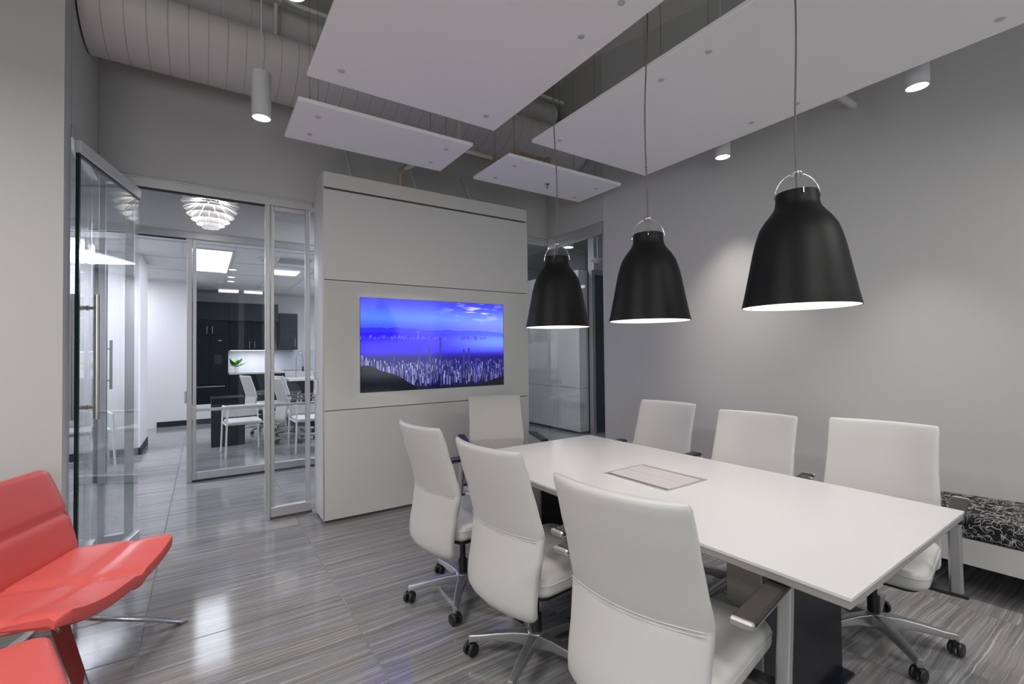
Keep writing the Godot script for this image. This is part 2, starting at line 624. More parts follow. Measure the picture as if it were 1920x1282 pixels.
func fill_window(called: String, x: float) -> void:  # added window, unseen, whose blind glows as soft fill
	var w := frame_node(called, "added unseen tall window with a glowing white roller blind behind the table", "window")
	for s in [-1.0, 1.0]:
		bar(w, "jamb", Vector3(x + s * 0.97, 0.78, 2.70), Vector3(x + s * 1.02, 2.74, 2.80))
	bar(w, "sill", Vector3(x - 1.02, 0.74, 2.68), Vector3(x + 1.02, 0.78, 2.80))
	bar(w, "head", Vector3(x - 1.02, 2.74, 2.70), Vector3(x + 1.02, 2.79, 2.80))
	part("fill_blind", MB.new().box(Vector3(x, 1.76, 2.745), Vector3(1.93, 1.95, 0.004)), M.blind, w)

func wall_poly(called: String, pts: Array, y0: float, y1: float, m: Material) -> void:
	var p := PackedVector2Array()
	for q in pts:
		p.append(q)
	struct(called, MB.new().prism(p, y0, y1), m)

func slab(called: String, a: Vector3, b: Vector3, m: Material) -> void:
	struct(called, MB.new().box((a + b) / 2.0, (b - a).abs()), m)

func build_shell() -> void:
	slab("ceiling", Vector3(-6.2, 4.4, -13.7), Vector3(8.2, 4.55, 3.2), M.deck)
	for k in 2:
		fill_window("window_%d" % (6 + k), [-1.52, 3.88][k])  # the two added windows, behind the camera
	# outer walls of the storey
	slab("wall_front", Vector3(-6.2, 0, 2.8), Vector3(8.2, 4.4, 3.0), M.wall_dark)  # unseen end wall, coloured dark so the hall glass reflects little
	slab("wall_outer_left", Vector3(-6.2, 0, -13.7), Vector3(-6.0, 4.4, 3.0), M.wall_white)
	slab("wall_outer_right", Vector3(8.0, 0, -13.7), Vector3(8.2, 4.4, 3.0), M.wall_white)
	slab("wall_outer_back", Vector3(-6.2, 0, -13.7), Vector3(8.2, 4.4, -13.5), M.wall_white)
	# left: the lounge corner, its end wall and the bulkhead over the glazing
	slab("wall_left", Vector3(-2.7, 0, -3.55), Vector3(-2.55, 4.4, 2.8), M.wall)
	slab("wall_left_return", Vector3(-2.7, 0, -3.55), Vector3(-0.628, 4.4, -3.40), M.wall)
	slab("wall_left_bulkhead", Vector3(-0.74, 2.70, -4.50), Vector3(-0.625, 4.4, -3.552), M.wall)
	# back: bulkhead over the glass front
	slab("wall_back_bulkhead", Vector3(-0.624, 2.70, -4.50), Vector3(3.52, 4.4, -4.352), M.wall)
	slab("wall_right_bulkhead", Vector3(3.395, 2.70, -4.35), Vector3(3.52, 4.4, -3.41), M.wall)
	# right: splayed plaster wall
	var zn := 2.8
	wall_poly("wall_right", [Vector2(3.385, -3.408), Vector2(wall_x(zn), zn), Vector2(wall_x(zn) + 0.16, zn), Vector2(3.55, -3.408)], 0.0, 4.4, M.wall)
	var bb := MB.new().prism(PackedVector2Array([Vector2(3.374, -3.405), Vector2(wall_x(zn) - 0.012, zn - 0.001), Vector2(wall_x(zn) - 0.001, zn - 0.001), Vector2(3.384, -3.405)]), 0.0, 0.10)
	struct("baseboard_right", bb, M.baseboard)
	slab("baseboard_left", Vector3(-2.54, 0, -3.399), Vector3(-0.628, 0.10, -3.388), M.baseboard)

# an upright or rail of the aluminium glazing frames
func bar(parent: Node, called: String, a: Vector3, b: Vector3, m: Material = null) -> void:
	part(called, MB.new().box((a + b) / 2.0, (b - a).abs(), 0.003), m if m else M.aluminium, parent)

func pane(parent: Node, called: String, a: Vector3, b: Vector3) -> void:
	part(called, MB.new().box((a + b) / 2.0, (b - a).abs()), M.pane, parent)

func build_partitions() -> void:
	var z := -4.35
	# header and side frames of the glass front
	var t := frame_node("trim_1", "brushed aluminium header along the top of the glass front", "trim")
	bar(t, "header", Vector3(-0.62, 2.625, z - 0.05), Vector3(0.79, 2.70, z + 0.0))
	bar(t, "header_lip", Vector3(-0.62, 2.685, z), Vector3(0.79, 2.699, z + 0.012))
	bar(t, "seal", Vector3(-0.42, 2.612, z - 0.035), Vector3(0.425, 2.624, z - 0.012), M.alu_dark)
	# fixed lite beside the media wall
	var w := frame_node("window_1", "narrow fixed glass lite with mid rail beside the white media cabinet", "window")
	bar(w, "jamb", Vector3(0.428, 0, z - 0.06), Vector3(0.462, 2.624, z - 0.0))
	bar(w, "stile", Vector3(0.468, 0.02, z - 0.045), Vector3(0.495, 2.624, z - 0.005))
	bar(w, "stile", Vector3(0.738, 0.02, z - 0.045), Vector3(0.775, 2.624, z - 0.005))
	bar(w, "top_rail", Vector3(0.495, 2.585, z - 0.04), Vector3(0.738, 2.624, z - 0.01))
	bar(w, "sill", Vector3(0.468, 0.02, z - 0.05), Vector3(0.775, 0.10, z - 0.0))
	bar(w, "base_channel", Vector3(0.468, 0, z - 0.04), Vector3(0.79, 0.02, z - 0.01), M.reveal)
	pane(w, "pane", Vector3(0.495, 0.10, z - 0.03), Vector3(0.738, 2.585, z - 0.02))
	# narrow lite on the hinge side
	w = frame_node("window_2", "narrow fixed glass lite on the hinge side of the open door", "window")
	bar(w, "corner_post", Vector3(-0.62, 0, z - 0.05), Vector3(-0.585, 2.624, z))
	bar(w, "jamb", Vector3(-0.475, 0, z - 0.05), Vector3(-0.425, 2.624, z))
	bar(w, "sill", Vector3(-0.585, 0, z - 0.045), Vector3(-0.475, 0.10, z - 0.005))
	pane(w, "pane", Vector3(-0.585, 0.10, z - 0.03), Vector3(-0.475, 2.624, z - 0.02))
	# glazing of the left side
	w = frame_node("window_3", "glass side lite running from the plaster wall to the corner", "window")
	bar(w, "header", Vector3(-0.67, 2.625, -4.35), Vector3(-0.62, 2.70, -3.56))
	bar(w, "sill", Vector3(-0.665, 0, -4.35), Vector3(-0.625, 0.10, -3.56))
	bar(w, "stile", Vector3(-0.665, 0.10, -3.575), Vector3(-0.630, 2.624, -3.56))
	pane(w, "pane", Vector3(-0.65, 0.10, -4.35), Vector3(-0.64, 2.624, -3.575))
	# open glass door, hinged at the jamb
	var d := frame_node("door_1", "open frameless glass door with long steel pull handles", "door")
	d.position = Vector3(-0.405, 0, -4.385)
	var dv := Vector3(-0.599, 0, -3.555) - d.position
	d.rotation.y = atan2(-dv.z, dv.x)      # local +X runs from the pivot to the free edge
	var L := Vector2(dv.x, dv.z).length()
	part("leaf", MB.new().box(Vector3((L - 0.014) / 2, 1.3175, 0), Vector3(L - 0.014, 2.435, 0.012)), M.door_pane, d)
	part("glass_edge", MB.new().box(Vector3(L - 0.007, 1.3175, 0), Vector3(0.014, 2.435, 0.018)), M.pane_edge, d)
	part("top_rail", MB.new().box(Vector3(L / 2, 2.575, 0), Vector3(L, 0.075, 0.034), 0.004), M.can, d)
	part("bottom_rail", MB.new().box(Vector3(L / 2, 0.055, 0), Vector3(L, 0.09, 0.034), 0.004), M.aluminium, d)
	part("rail_seal", MB.new().box(Vector3(L / 2, 2.532, 0), Vector3(L, 0.012, 0.02)), M.alu_dark, d)
	for s in [-1.0, 1.0]:
		var h := part("pull_handle", MB.new().cyl(Vector3(0, 1.01, 0), Vector3(0, 1.74, 0), 0.0155, 20), M.steel, d, Vector3(L - 0.09, 0, 0.058 * s))
		for y in [1.08, 1.66]:
			part("standoff", MB.new().cyl(Vector3(0, y, -0.058 * s), Vector3(0, y, 0), 0.009, 14), M.steel, h)
			part("collar", MB.new().cyl(Vector3(0, y, -0.050 * s), Vector3(0, y, -0.036 * s), 0.014, 16), M.steel, h)
	# glazed corner on the right, and the run behind the media wall
	w = frame_node("window_4", "corner glazing between the media cabinet and the splayed wall", "window")
	bar(w, "header", Vector3(2.86, 2.625, z - 0.05), Vector3(3.39, 2.70, z))
	bar(w, "header", Vector3(3.395, 2.625, -4.35), Vector3(3.45, 2.70, -3.41))
	bar(w, "head_rail", Vector3(3.40, 2.575, -4.35), Vector3(3.44, 2.624, -3.45))
	bar(w, "stile", Vector3(3.395, 0, -3.435), Vector3(3.45, 2.624, -3.415))
	bar(w, "sill", Vector3(3.40, 0, -4.35), Vector3(3.44, 0.07, -3.45))
	bar(w, "sill", Vector3(2.86, 0, z - 0.045), Vector3(3.40, 0.07, z - 0.005))
	pane(w, "pane", Vector3(3.415, 0.07, -4.335), Vector3(3.425, 2.574, -3.45))
	pane(w, "pane", Vector3(2.87, 0.07, z - 0.03), Vector3(3.40, 2.624, z - 0.02))
	# second glass front, across the hall
	z = -6.1
	t = frame_node("trim_2", "aluminium header of the second glass front across the hall", "trim")
	bar(t, "header", Vector3(-2.2, 2.63, z - 0.06), Vector3(3.0, 2.715, z))
	bar(t, "header_lip", Vector3(-2.2, 2.70, z), Vector3(3.0, 2.714, z + 0.012))
	bar(t, "seal", Vector3(-0.95, 2.617, z - 0.04), Vector3(-0.16, 2.629, z - 0.015), M.alu_dark)
	w = frame_node("window_5", "wide glass lite with mid rail across the hall", "window")
	bar(w, "jamb", Vector3(-0.15, 0, z - 0.07), Vector3(-0.105, 2.629, z))
	bar(w, "stile", Vector3(-0.10, 0.02, z - 0.05), Vector3(-0.065, 2.629, z - 0.01))
	bar(w, "mid_rail", Vector3(-0.065, 0.755, z - 0.05), Vector3(2.95, 0.785, z - 0.01))
	bar(w, "sill", Vector3(-0.065, 0.02, z - 0.05), Vector3(2.95, 0.10, z - 0.005))
	bar(w, "base_channel", Vector3(-0.10, 0, z - 0.04), Vector3(2.95, 0.02, z - 0.02), M.reveal)
	bar(w, "end_post", Vector3(2.95, 0, z - 0.06), Vector3(3.0, 2.629, z))
	pane(w, "pane", Vector3(-0.065, 0.785, z - 0.035), Vector3(2.95, 2.63, z - 0.025))
	pane(w, "pane", Vector3(-0.065, 0.10, z - 0.035), Vector3(2.95, 0.755, z - 0.025))
	part("latch_pull", MB.new().box(Vector3(-0.162, 0.92, z - 0.02), Vector3(0.022, 0.14, 0.05), 0.008), M.can, w)
	slab("wall_hall_bulkhead", Vector3(-6.0, 2.716, z - 0.14), Vector3(3.0, 4.4, z - 0.001), M.wall_white)
	slab("wall_hall_left", Vector3(-6.0, 0, z - 0.14), Vector3(-2.2, 2.716, z - 0.001), M.wall_white)

func build_floor() -> void:
	var f := struct("floor", MB.new().box(Vector3(1.0, -0.054, -5.35), Vector3(14.4, 0.10, 16.7)), M.grout)
	var meshes := []
	var r := RandomNumberGenerator.new()
	r.seed = 4
	var w := 0.905 - 0.004
	var d := 0.445 - 0.004
	for k in 8:
		var mb := MB.new()
		var o := Vector2(r.randf() * 0.52, r.randf() * 0.75)
		var b := 0.0015
		var y := 0.0
		var hx := w / 2
		var hz := d / 2
		var us := 0.9 / 1.9
		var uvs := [o, o + Vector2(us, 0), o + Vector2(us, us / 2), o + Vector2(0, us / 2)]
		mb.quad(Vector3(-hx + b, y, -hz + b), Vector3(hx - b, y, -hz + b), Vector3(hx - b, y, hz - b), Vector3(-hx + b, y, hz - b), Vector3.UP, uvs)
		for s in [-1.0, 1.0]:
			mb.quad(Vector3(-hx, y - b, hz * s), Vector3(hx, y - b, hz * s), Vector3(hx - b, y, (hz - b) * s), Vector3(-hx + b, y, (hz - b) * s), Vector3(0, 1, s).normalized(), [o, o, o, o])
			mb.quad(Vector3(hx * s, y - b, -hz), Vector3(hx * s, y - b, hz), Vector3((hx - b) * s, y, hz - b), Vector3((hx - b) * s, y, -hz + b), Vector3(s, 1, 0).normalized(), [o, o, o, o])
			mb.quad(Vector3(-hx, y - b, hz * s), Vector3(hx, y - b, hz * s), Vector3(hx, -0.008, hz * s), Vector3(-hx, -0.008, hz * s), Vector3(0, 0, s), [o, o, o, o])
			mb.quad(Vector3(hx * s, y - b, -hz), Vector3(hx * s, y - b, hz), Vector3(hx * s, -0.008, hz), Vector3(hx * s, -0.008, -hz), Vector3(s, 0, 0), [o, o, o, o])
		meshes.append(mb.mesh())
	for i in range(-3, 7):
		for j in range(-2, 25):
			var x := 0.655 + 0.905 * (i - 0.5)
			var z := -0.545 - 0.445 * (j - 0.5)
			if i >= 5 and (z > -3.3 or z < -7.4):
				continue
			if i <= -2 and (z < -7.9 or z > 0.1):
				continue
			if i >= 3 and i < 5 and z < -6.0 and z < -8.2:
				continue
			part("tile", meshes[r.randi() % 8], M.tile, f, Vector3(x, 0, z))

func build_media_wall() -> void:
	var o := thing("media_cabinet", "tall white lacquered media cabinet with a flush glass band", "cabinet", Vector3(1.8315, 0, -4.17))
	var W := 2.047
	var zf := 0.173                 # front plane in local z
	part("body", MB.new().box(Vector3(0, 1.40, -0.01), Vector3(W - 0.03, 2.70, 0.32)), M.reveal, o)
	part("plinth", MB.new().box(Vector3(0, 0.0125, 0.0), Vector3(W - 0.04, 0.025, 0.30)), M.reveal, o)
	for p in [["lower_panel", 0.022, 0.905, M.lacquer], ["glass_panel", 0.911, 1.979, M.white_glass], ["upper_panel", 1.985, 2.728, M.lacquer], ["fascia", 2.746, 2.870, M.lacquer]]:
		part(p[0], MB.new().box(Vector3(0, (p[1] + p[2]) / 2, zf - 0.01), Vector3(W - 0.012, p[2] - p[1], 0.02), 0.0015), p[3], o)
	for s in [-1.0, 1.0]:
		part("side_panel", MB.new().box(Vector3(s * (W / 2 - 0.009), 1.385, -0.012), Vector3(0.018, 2.72, 0.325), 0.0015), M.lacquer, o)
		part("corner_profile", MB.new().box(Vector3(s * (W / 2 - 0.005), 1.375, zf - 0.006), Vector3(0.012, 2.71, 0.014), 0.002), M.aluminium, o)
		part("fascia_return", MB.new().box(Vector3(s * (W / 2 - 0.009), 2.808, -0.012), Vector3(0.0185, 0.124, 0.325), 0.0015), M.lacquer, o)
	part("top_board", MB.new().box(Vector3(0, 2.86, -0.02), Vector3(W - 0.03, 0.018, 0.31)), M.lacquer, o)
	var tv := thing("television", "flat screen showing a blue harbour skyline, flush in the white cabinet", "television", Vector3(1.823, 1.042, -3.9968))
	part("bezel", MB.new().box(Vector3(0, 0.404, 0.0008), Vector3(1.440, 0.813, 0.0016)), M.black_plastic, tv)
	var s := MB.new()
	s.quad(Vector3(-0.7165, 0.808, 0.0022), Vector3(0.7165, 0.808, 0.0022), Vector3(0.7165, 0, 0.0022), Vector3(-0.7165, 0, 0.0022), Vector3.BACK)
	s.box(Vector3(0, 0.404, 0.0019), Vector3(1.433, 0.808, 0.0002))
	part("screen", s, M.screen, tv)
	area(Vector3(1.823, 1.446, -3.98), Vector2(1.43, 0.80), 0.05, Vector3(0, 180, 0), Color(0.25, 0.25, 1.0))
	var k := thing("wall_keypad", "small white keypad with dark display on the side of the media cabinet", "keypad", Vector3(0.8075, 1.03, -4.235))
	part("housing", MB.new().box(Vector3(-0.011, 0.06, 0), Vector3(0.022, 0.125, 0.085), 0.005), M.white_metal, k)
	part("display", MB.new().box(Vector3(-0.0225, 0.078, -0.02), Vector3(0.002, 0.07, 0.03)), M.lcd, k)
	for q in 3:
		part("button", MB.new().box(Vector3(-0.023, 0.05 + 0.022 * q, 0.018), Vector3(0.003, 0.014, 0.026), 0.001), M.can, k)

func build_table() -> void:
	var o := thing("conference_table", "long white glass-topped conference table with dark slab legs", "table", Vector3(1.924, 0, -1.59), deg_to_rad(1.3))
	part("table_top", MB.new().box(Vector3(0, 0.734, 0), Vector3(1.10, 0.012, 2.09), 0.0018), M.table_top, o)
	part("edge_band", MB.new().box(Vector3(0, 0.7165, 0), Vector3(1.094, 0.021, 2.084), 0.002), M.table_edge, o)
	part("core_board", MB.new().box(Vector3(0, 0.7275, 0), Vector3(1.080, 0.002, 2.070)), M.table_edge, o)
	part("sub_frame", MB.new().box(Vector3(0, 0.690, 0), Vector3(0.50, 0.033, 1.85), 0.003), M.table_core, o)
	for z in [0.63, -0.61]:
		var p := part("pedestal", MB.new().box(Vector3(0.01, 0.3505, z), Vector3(0.64, 0.699, 0.13), 0.003), M.pedestal, o)
		part("side_plate", MB.new().box(Vector3(-0.3145, 0.3505, z), Vector3(0.010, 0.697, 0.128), 0.002), M.pedestal_side, p)
		part("foot_plate", MB.new().box(Vector3(0.01, 0.006, z), Vector3(0.70, 0.012, 0.20), 0.003), M.pedestal, p)
	var b := part("power_box", MB.new().box(Vector3(-0.012, 0.7405, 0.0), Vector3(0.300, 0.002, 0.376), 0.0005), M.table_core, o)
	for s in [-1.0, 1.0]:
		part("frame_side", MB.new().box(Vector3(-0.012 + s * 0.153, 0.7415, 0.0), Vector3(0.012, 0.004, 0.396), 0.001), M.aluminium, b)
		part("frame_end", MB.new().box(Vector3(-0.012, 0.7415, s * 0.192), Vector3(0.294, 0.004, 0.012), 0.001), M.aluminium, b)
		part("lid", MB.new().box(Vector3(-0.012 + s * 0.0655, 0.7425, 0.0), Vector3(0.126, 0.003, 0.368), 0.0008), mat_lid(), b)

func mat_lid() -> StandardMaterial3D:
	if not M.has("lid"):
		M.lid = mat(lin(0.52, 0.50, 0.51), 0.45, 0.1)
	return M.lid

func bench_front(z: float) -> float:
	return 3.515 + (z + 0.7) * 0.045

func build_bench() -> void:
	var o := thing("floating_bench", "white wall-hung bench base fixed to the splayed grey wall", "bench", Vector3(3.6, 0, -1.0))
	var z0 := -1.40
	var z1 := 0.9
	var off := Vector3(3.6, 0, -1.0)
	var poly := PackedVector2Array([Vector2(bench_front(z0) + 0.02, z0), Vector2(bench_front(z1) + 0.02, z1), Vector2(wall_x(z1) - 0.002, z1), Vector2(wall_x(z0) - 0.002, z0)])
	for i in poly.size():
		poly[i] -= Vector2(off.x, off.z)
	part("base", MB.new().prism(poly, 0.185, 0.322), M.bench_white, o)
	var fp := PackedVector2Array([poly[0] + Vector2(-0.016, 0), poly[1] + Vector2(-0.016, 0), poly[1] + Vector2(-0.0005, 0), poly[0] + Vector2(-0.0005, 0)])
	part("fascia", MB.new().prism(fp, 0.183, 0.324), M.bench_white, o)
	var rings := []
	var zs := []
	for k in 25:
		zs.append(lerpf(z0 + 0.004, z1 - 0.004, k / 24.0))
	for k in zs.size():
		var z: float = zs[k]
		var ins := 0.0
		if k == 0 or k == zs.size() - 1:
			ins = 0.015
		var xa := bench_front(z) + ins
		var xb := wall_x(z) - 0.004 - ins
		var y0 := 0.326 + ins
		var y1 := 0.45 - ins
		var e := minf(0.035, (xb - xa) * 0.3)
		var ring := PackedVector3Array()
		for c in [[xb - 0.012, y1 - 0.012, 0, 0.012], [xa + e, y1 - e, 1, e], [xa + 0.02, y0 + 0.02, 2, 0.02], [xb - 0.012, y0 + 0.012, 3, 0.012]]:
			for s in 5:
				var an: float = PI / 2.0 * (c[2] + s / 4.0)
				ring.append(Vector3(c[0] + cos(an) * c[3], c[1] + sin(an) * c[3], z) - off)
		rings.append(ring)
	single("bench_cushion", MB.new().loft(rings), M.fabric, "black bench cushion printed with white curling lines", "cushion", off)

# ------------------------------------------------------------------ swivel chair; +X is forward, origin on the floor under the column
const BACK_REAR := [Vector2(0.315, -0.205), Vector2(0.36, -0.228), Vector2(0.42, -0.226), Vector2(0.53, -0.205), Vector2(0.64, -0.190), Vector2(0.76, -0.220), Vector2(0.88, -0.258), Vector2(1.0, -0.290)]

func back_rear(y: float, lat: float) -> float:
	return interp(BACK_REAR, y) - 0.055 * (1.0 - pow(lat / 0.235, 2.0)) + 0.004

func make_chair() -> Node3D:
	var o := thing("conference_chair", "", "chair", Vector3.ZERO)
	# back shell, one upholstered piece from below the seat to the top
	var rings := []
	var ys := [0.315, 0.318, 0.325, 0.338, 0.355, 0.38, 0.41, 0.45, 0.50, 0.55, 0.60, 0.632, 0.64, 0.648, 0.68, 0.73, 0.79, 0.85, 0.91, 0.955, 0.98, 0.993, 0.998, 1.0]
	for y in ys:
		var hw := 0.228
		if y < 0.36:
			hw = 0.228 - 0.045 + sqrt(maxf(0.0, 0.045 * 0.045 - pow(0.045 - (y - 0.315), 2.0)))
		hw += 0.008 * exp(-pow((y - 0.64) / 0.1, 2.0))
		var th: float = 0.052 if y < 0.9 else lerpf(0.052, 0.040, (y - 0.9) / 0.1)
		if y < 0.338:
			th *= sqrt(clampf((y - 0.315) / 0.023, 0.0, 1.0)) + 0.002
		if y > 0.98:
			th *= sqrt(maxf(0.0, 1.0 - pow((y - 0.98) / 0.02, 2.0))) + 0.002
			hw -= 0.010 * (1.0 - sqrt(maxf(0.0, 1.0 - pow((y - 0.98) / 0.02, 2.0))))
		var groove := 0.003 * exp(-pow((y - 0.64) / 0.006, 2.0))
		var ring := PackedVector3Array()
		for k in 36:
			var an := TAU * k / 36.0
			var cl := signf(cos(an)) * pow(absf(cos(an)), 0.5)
			var sl := signf(sin(an)) * pow(absf(sin(an)), 0.5)
			var lat := hw * cl
			ring.append(Vector3(back_rear(y, lat) + 0.020 + th / 2.0 * sl + (th - 0.04) * 0.5 * (1.0 if th > 0.04 else 0.0) + (groove if sl < 0 else 0.0), y, lat))
		rings.append(ring)
	var bk := part("backrest", MB.new().loft(rings, false, false), M.leather, o)
	for dy in [-0.0055, 0.0055]:
		var path := []
		for k in 21:
			var lat := lerpf(-0.222, 0.222, k / 20.0)
			path.append(Vector3(back_rear(0.64 + dy, lat) + 0.0012, 0.64 + dy, lat))
		part("seam", MB.new().tube(path, 0.0017, 6), M.stitch, bk)
	# seat
	var seat := part("seat", pad(0.50, 0.085, 0.465, 0.06, 0.028, 0.395, 0.075, 0.0, 0.012), M.leather, o)
	var sp := []
	for p in rring(0.502, 0.467, 0.06, 0.452, 0.075, 0.0, 4):
		sp.append(p)
	sp.append(sp[0])
	part("piping", MB.new().tube(sp, 0.0022, 6), M.stitch, seat)
	part("seat_pan", pad(0.42, 0.03, 0.40, 0.05, 0.012, 0.368, 0.06), M.black_plastic, o)
	part("mechanism", pad(0.20, 0.055, 0.13, 0.03, 0.012, 0.318, 0.02), M.black_plastic, o)
	part("lever", pad(0.05, 0.012, 0.20, 0.012, 0.005, 0.338, 0.05, -0.15), M.black_plastic, o)
	part("back_bracket", MB.new().box(Vector3(-0.10, 0.355, 0), Vector3(0.14, 0.02, 0.09), 0.006), M.black_plastic, o)
	# arms
	for s in [-1.0, 1.0]:
		var ly: float = s * 0.302
		var arm := part("armrest", MB.new().box(Vector3(0.045, 0.690, ly), Vector3(0.380, 0.020, 0.060), 0.006), M.arm_pad, o)
		part("end_cap", MB.new().box(Vector3(-0.154, 0.6895, ly), Vector3(0.018, 0.021, 0.060), 0.005), M.cast_alu, arm)
		part("under_rail", MB.new().box(Vector3(0.045, 0.676, ly), Vector3(0.384, 0.010, 0.05), 0.003), M.cast_alu, arm)
		var post := []
		for q in [[0.672, 0.190, 0.030], [0.62, 0.187, 0.028], [0.52, 0.176, 0.026], [0.45, 0.164, 0.028], [0.40, 0.155, 0.032], [0.366, 0.15, 0.034]]:
			var rg := rring(q[2], 0.044, 0.010, 0.0, 0.0, 0.0, 3)
			for j in rg.size():
				rg[j] = Vector3(rg[j].x + q[1], q[0], rg[j].z + ly)
			post.append(rg)
		part("arm_post", MB.new().loft(post), M.cast_alu, arm)
		part("arm_foot", MB.new().box(Vector3(0.15, 0.374, s * 0.235), Vector3(0.05, 0.014, 0.21), 0.004), M.black_plastic, arm)
	part("gas_column", MB.new().lathe([Vector2(0.0, 0.10), Vector2(0.026, 0.10), Vector2(0.026, 0.20), Vector2(0.016, 0.205), Vector2(0.016, 0.325), Vector2(0.0, 0.325)], Vector3.ZERO, 18), M.black_plastic, o)
	# five-star base
	var base := part("base", MB.new().lathe([Vector2(0.0, 0.055), Vector2(0.030, 0.055), Vector2(0.040, 0.07), Vector2(0.042, 0.115), Vector2(0.034, 0.128), Vector2(0.0, 0.128)], Vector3.ZERO, 24), M.cast_alu, o)
	var leg := MB.new()
	var lr := []
	for q in [[0.025, 0.090, 0.046, 0.062], [0.10, 0.098, 0.040, 0.046], [0.18, 0.094, 0.035, 0.036], [0.25, 0.086, 0.030, 0.030], [0.298, 0.079, 0.026, 0.034], [0.306, 0.075, 0.022, 0.034]]:
		var rg := rring(q[2], q[3], 0.006, 0.0, 0.0, 0.0, 2)
		for j in rg.size():
			rg[j] = Vector3(q[0], q[1] + rg[j].z, rg[j].x)
		lr.append(rg)
	leg.loft(lr)
	var legm := leg.mesh()
	var cm := MB.new()
	for s in [-1.0, 1.0]:
		cm.lathe([Vector2(0.0, -0.009), Vector2(0.022, -0.009), Vector2(0.0285, -0.006), Vector2(0.030, 0.0), Vector2(0.0285, 0.006), Vector2(0.022, 0.009), Vector2(0.0, 0.009)], Vector3.ZERO, 20)
	# turn the two wheels on their side and set them apart
	var half := cm.v.size() / 2
	for i in cm.v.size():
		var q := cm.v[i]
		cm.v[i] = Vector3(q.x, q.z + 0.030, q.y + (0.017 if i < half else -0.017))
		var qn := cm.n[i]
		cm.n[i] = Vector3(qn.x, qn.z, qn.y)
	for i in range(0, cm.ix.size(), 3):
		var sw := cm.ix[i + 1]
		cm.ix[i + 1] = cm.ix[i + 2]
		cm.ix[i + 2] = sw
	cm.box(Vector3(-0.006, 0.047, 0), Vector3(0.036, 0.018, 0.040), 0.006)
	cm.cyl(Vector3(-0.014, 0.05, 0), Vector3(-0.014, 0.072, 0), 0.007, 10)
	var castm := cm.mesh()
	for k in 5:
		var an := TAU * k / 5.0
		var l := part("leg", legm, M.cast_alu, base)
		l.rotation.y = an
		var c := part("castor", castm, M.black_plastic, base, Vector3(cos(an) * 0.298, 0, -sin(an) * 0.298))
		c.rotation.y = an + [0.9, -2.3, 0.4, 2.0, -1.0][k]
	return o

func build_chairs() -> void:
	var proto := make_chair()
	# x, z, facing (deg), base turn (deg), label, group
	var table_side := "white conference chair, back to the red lounge chair, "
	var spots := [
		[1.240, -2.405, 4.5, 163.0, table_side + "row end by the media cabinet", "chairs around the conference table"],
		[1.255, -1.720, 5.2, 142.0, table_side + "middle of the row of three", "chairs around the conference table"],
		[1.243, -1.003, 10.0, 170.0, table_side + "row end opposite the media cabinet", "chairs around the conference table"],
		[2.005, -3.206, -111.0, 20.0, "white leather conference chair at the head of the table below the screen", "chairs around the conference table"],
		[2.581, -2.212, 185.2, 40.0, "white leather conference chair on the bench side, nearest the corner glazing", "chairs around the conference table"],
		[2.504, -1.506, 186.0, 35.0, "white leather conference chair in the middle of the bench side", "chairs around the conference table"],
		[2.677, -0.928, 189.4, 300.0, "white leather conference chair beside the patterned bench, its base in view", "chairs around the conference table"],
		[1.20, -8.02, 8.0, 60.0, "pale conference chair seen through the hall glass, nearest of the group of three", "chairs in the kitchen room"],
		[1.30, -8.72, 14.0, 60.0, "pale conference chair seen through the hall glass, middle of the group", "chairs in the kitchen room"],
		[0.86, -9.30, 14.0, 20.0, "pale conference chair seen through the hall glass, nearest the flowers", "chairs in the kitchen room"],
	]
	for i in spots.size():
		var s: Array = spots[i]
		var c: Node3D = proto
		if i > 0:
			c = proto.duplicate()
			c.name = numbered("conference_chair")
			add_child(c)
		c.position = Vector3(s[0], 0, s[1])
		c.rotation.y = deg_to_rad(s[2])
		c.get_node("base").rotation.y = deg_to_rad(s[3] - s[2])
		c.set_meta("label", s[4])
		c.set_meta("category", "chair")
		c.set_meta("group", s[5])

# ------------------------------------------------------------------ red lounge chair; +X forward
func seat_height(x: float, z: float) -> float:
	var c := z / 0.395
	var f := clampf((x + 0.2) / 0.48, 0.0, 1.0)
	var h := 0.418 - 0.026 * f + 0.074 * pow(absf(c), 2.6) * f
	h -= 0.016 * exp(-pow((x - 0.10) / 0.03, 2.0)) * (1.0 - 0.4 * absf(c))
	h -= 0.016 * exp(-pow((z + 0.35 * (x - 0.1)) / 0.032, 2.0)) * smoothstep(-0.22, -0.05, x)
	return h

func leg_bar(parent: Node, a: Vector3, b: Vector3, w: float, th: float, m: Material) -> void:
	# flat bar that leaves the hub, bends and runs down to a pad on the floor
	var d := (b - a); d.y = 0.0; d = d.normalized()
	var side := d.cross(Vector3.UP).normalized()
	var rings := []
	for k in 9:
		var f := k / 8.0
		var p := a.lerp(b, f)
		p.y = lerpf(a.y, b.y, pow(f, 0.75)) + 0.018 * sin(PI * f)
		var ww := lerpf(w, w * 0.62, f)
		var rg := PackedVector3Array()
		for q in [[-1, -1], [1, -1], [1, 1], [-1, 1]]:
			rg.append(p + side * (q[0] * ww / 2.0) + Vector3.UP * (q[1] * th / 2.0))
		rings.append(rg)
	var l := part("leg", MB.new().loft(rings), m, parent)
	part("foot", MB.new().box(b + d * 0.012 + Vector3(0, -0.002, 0), Vector3(0.045, 0.012, 0.028), 0.003, Basis(Vector3.UP, atan2(-d.z, d.x))), m, l)

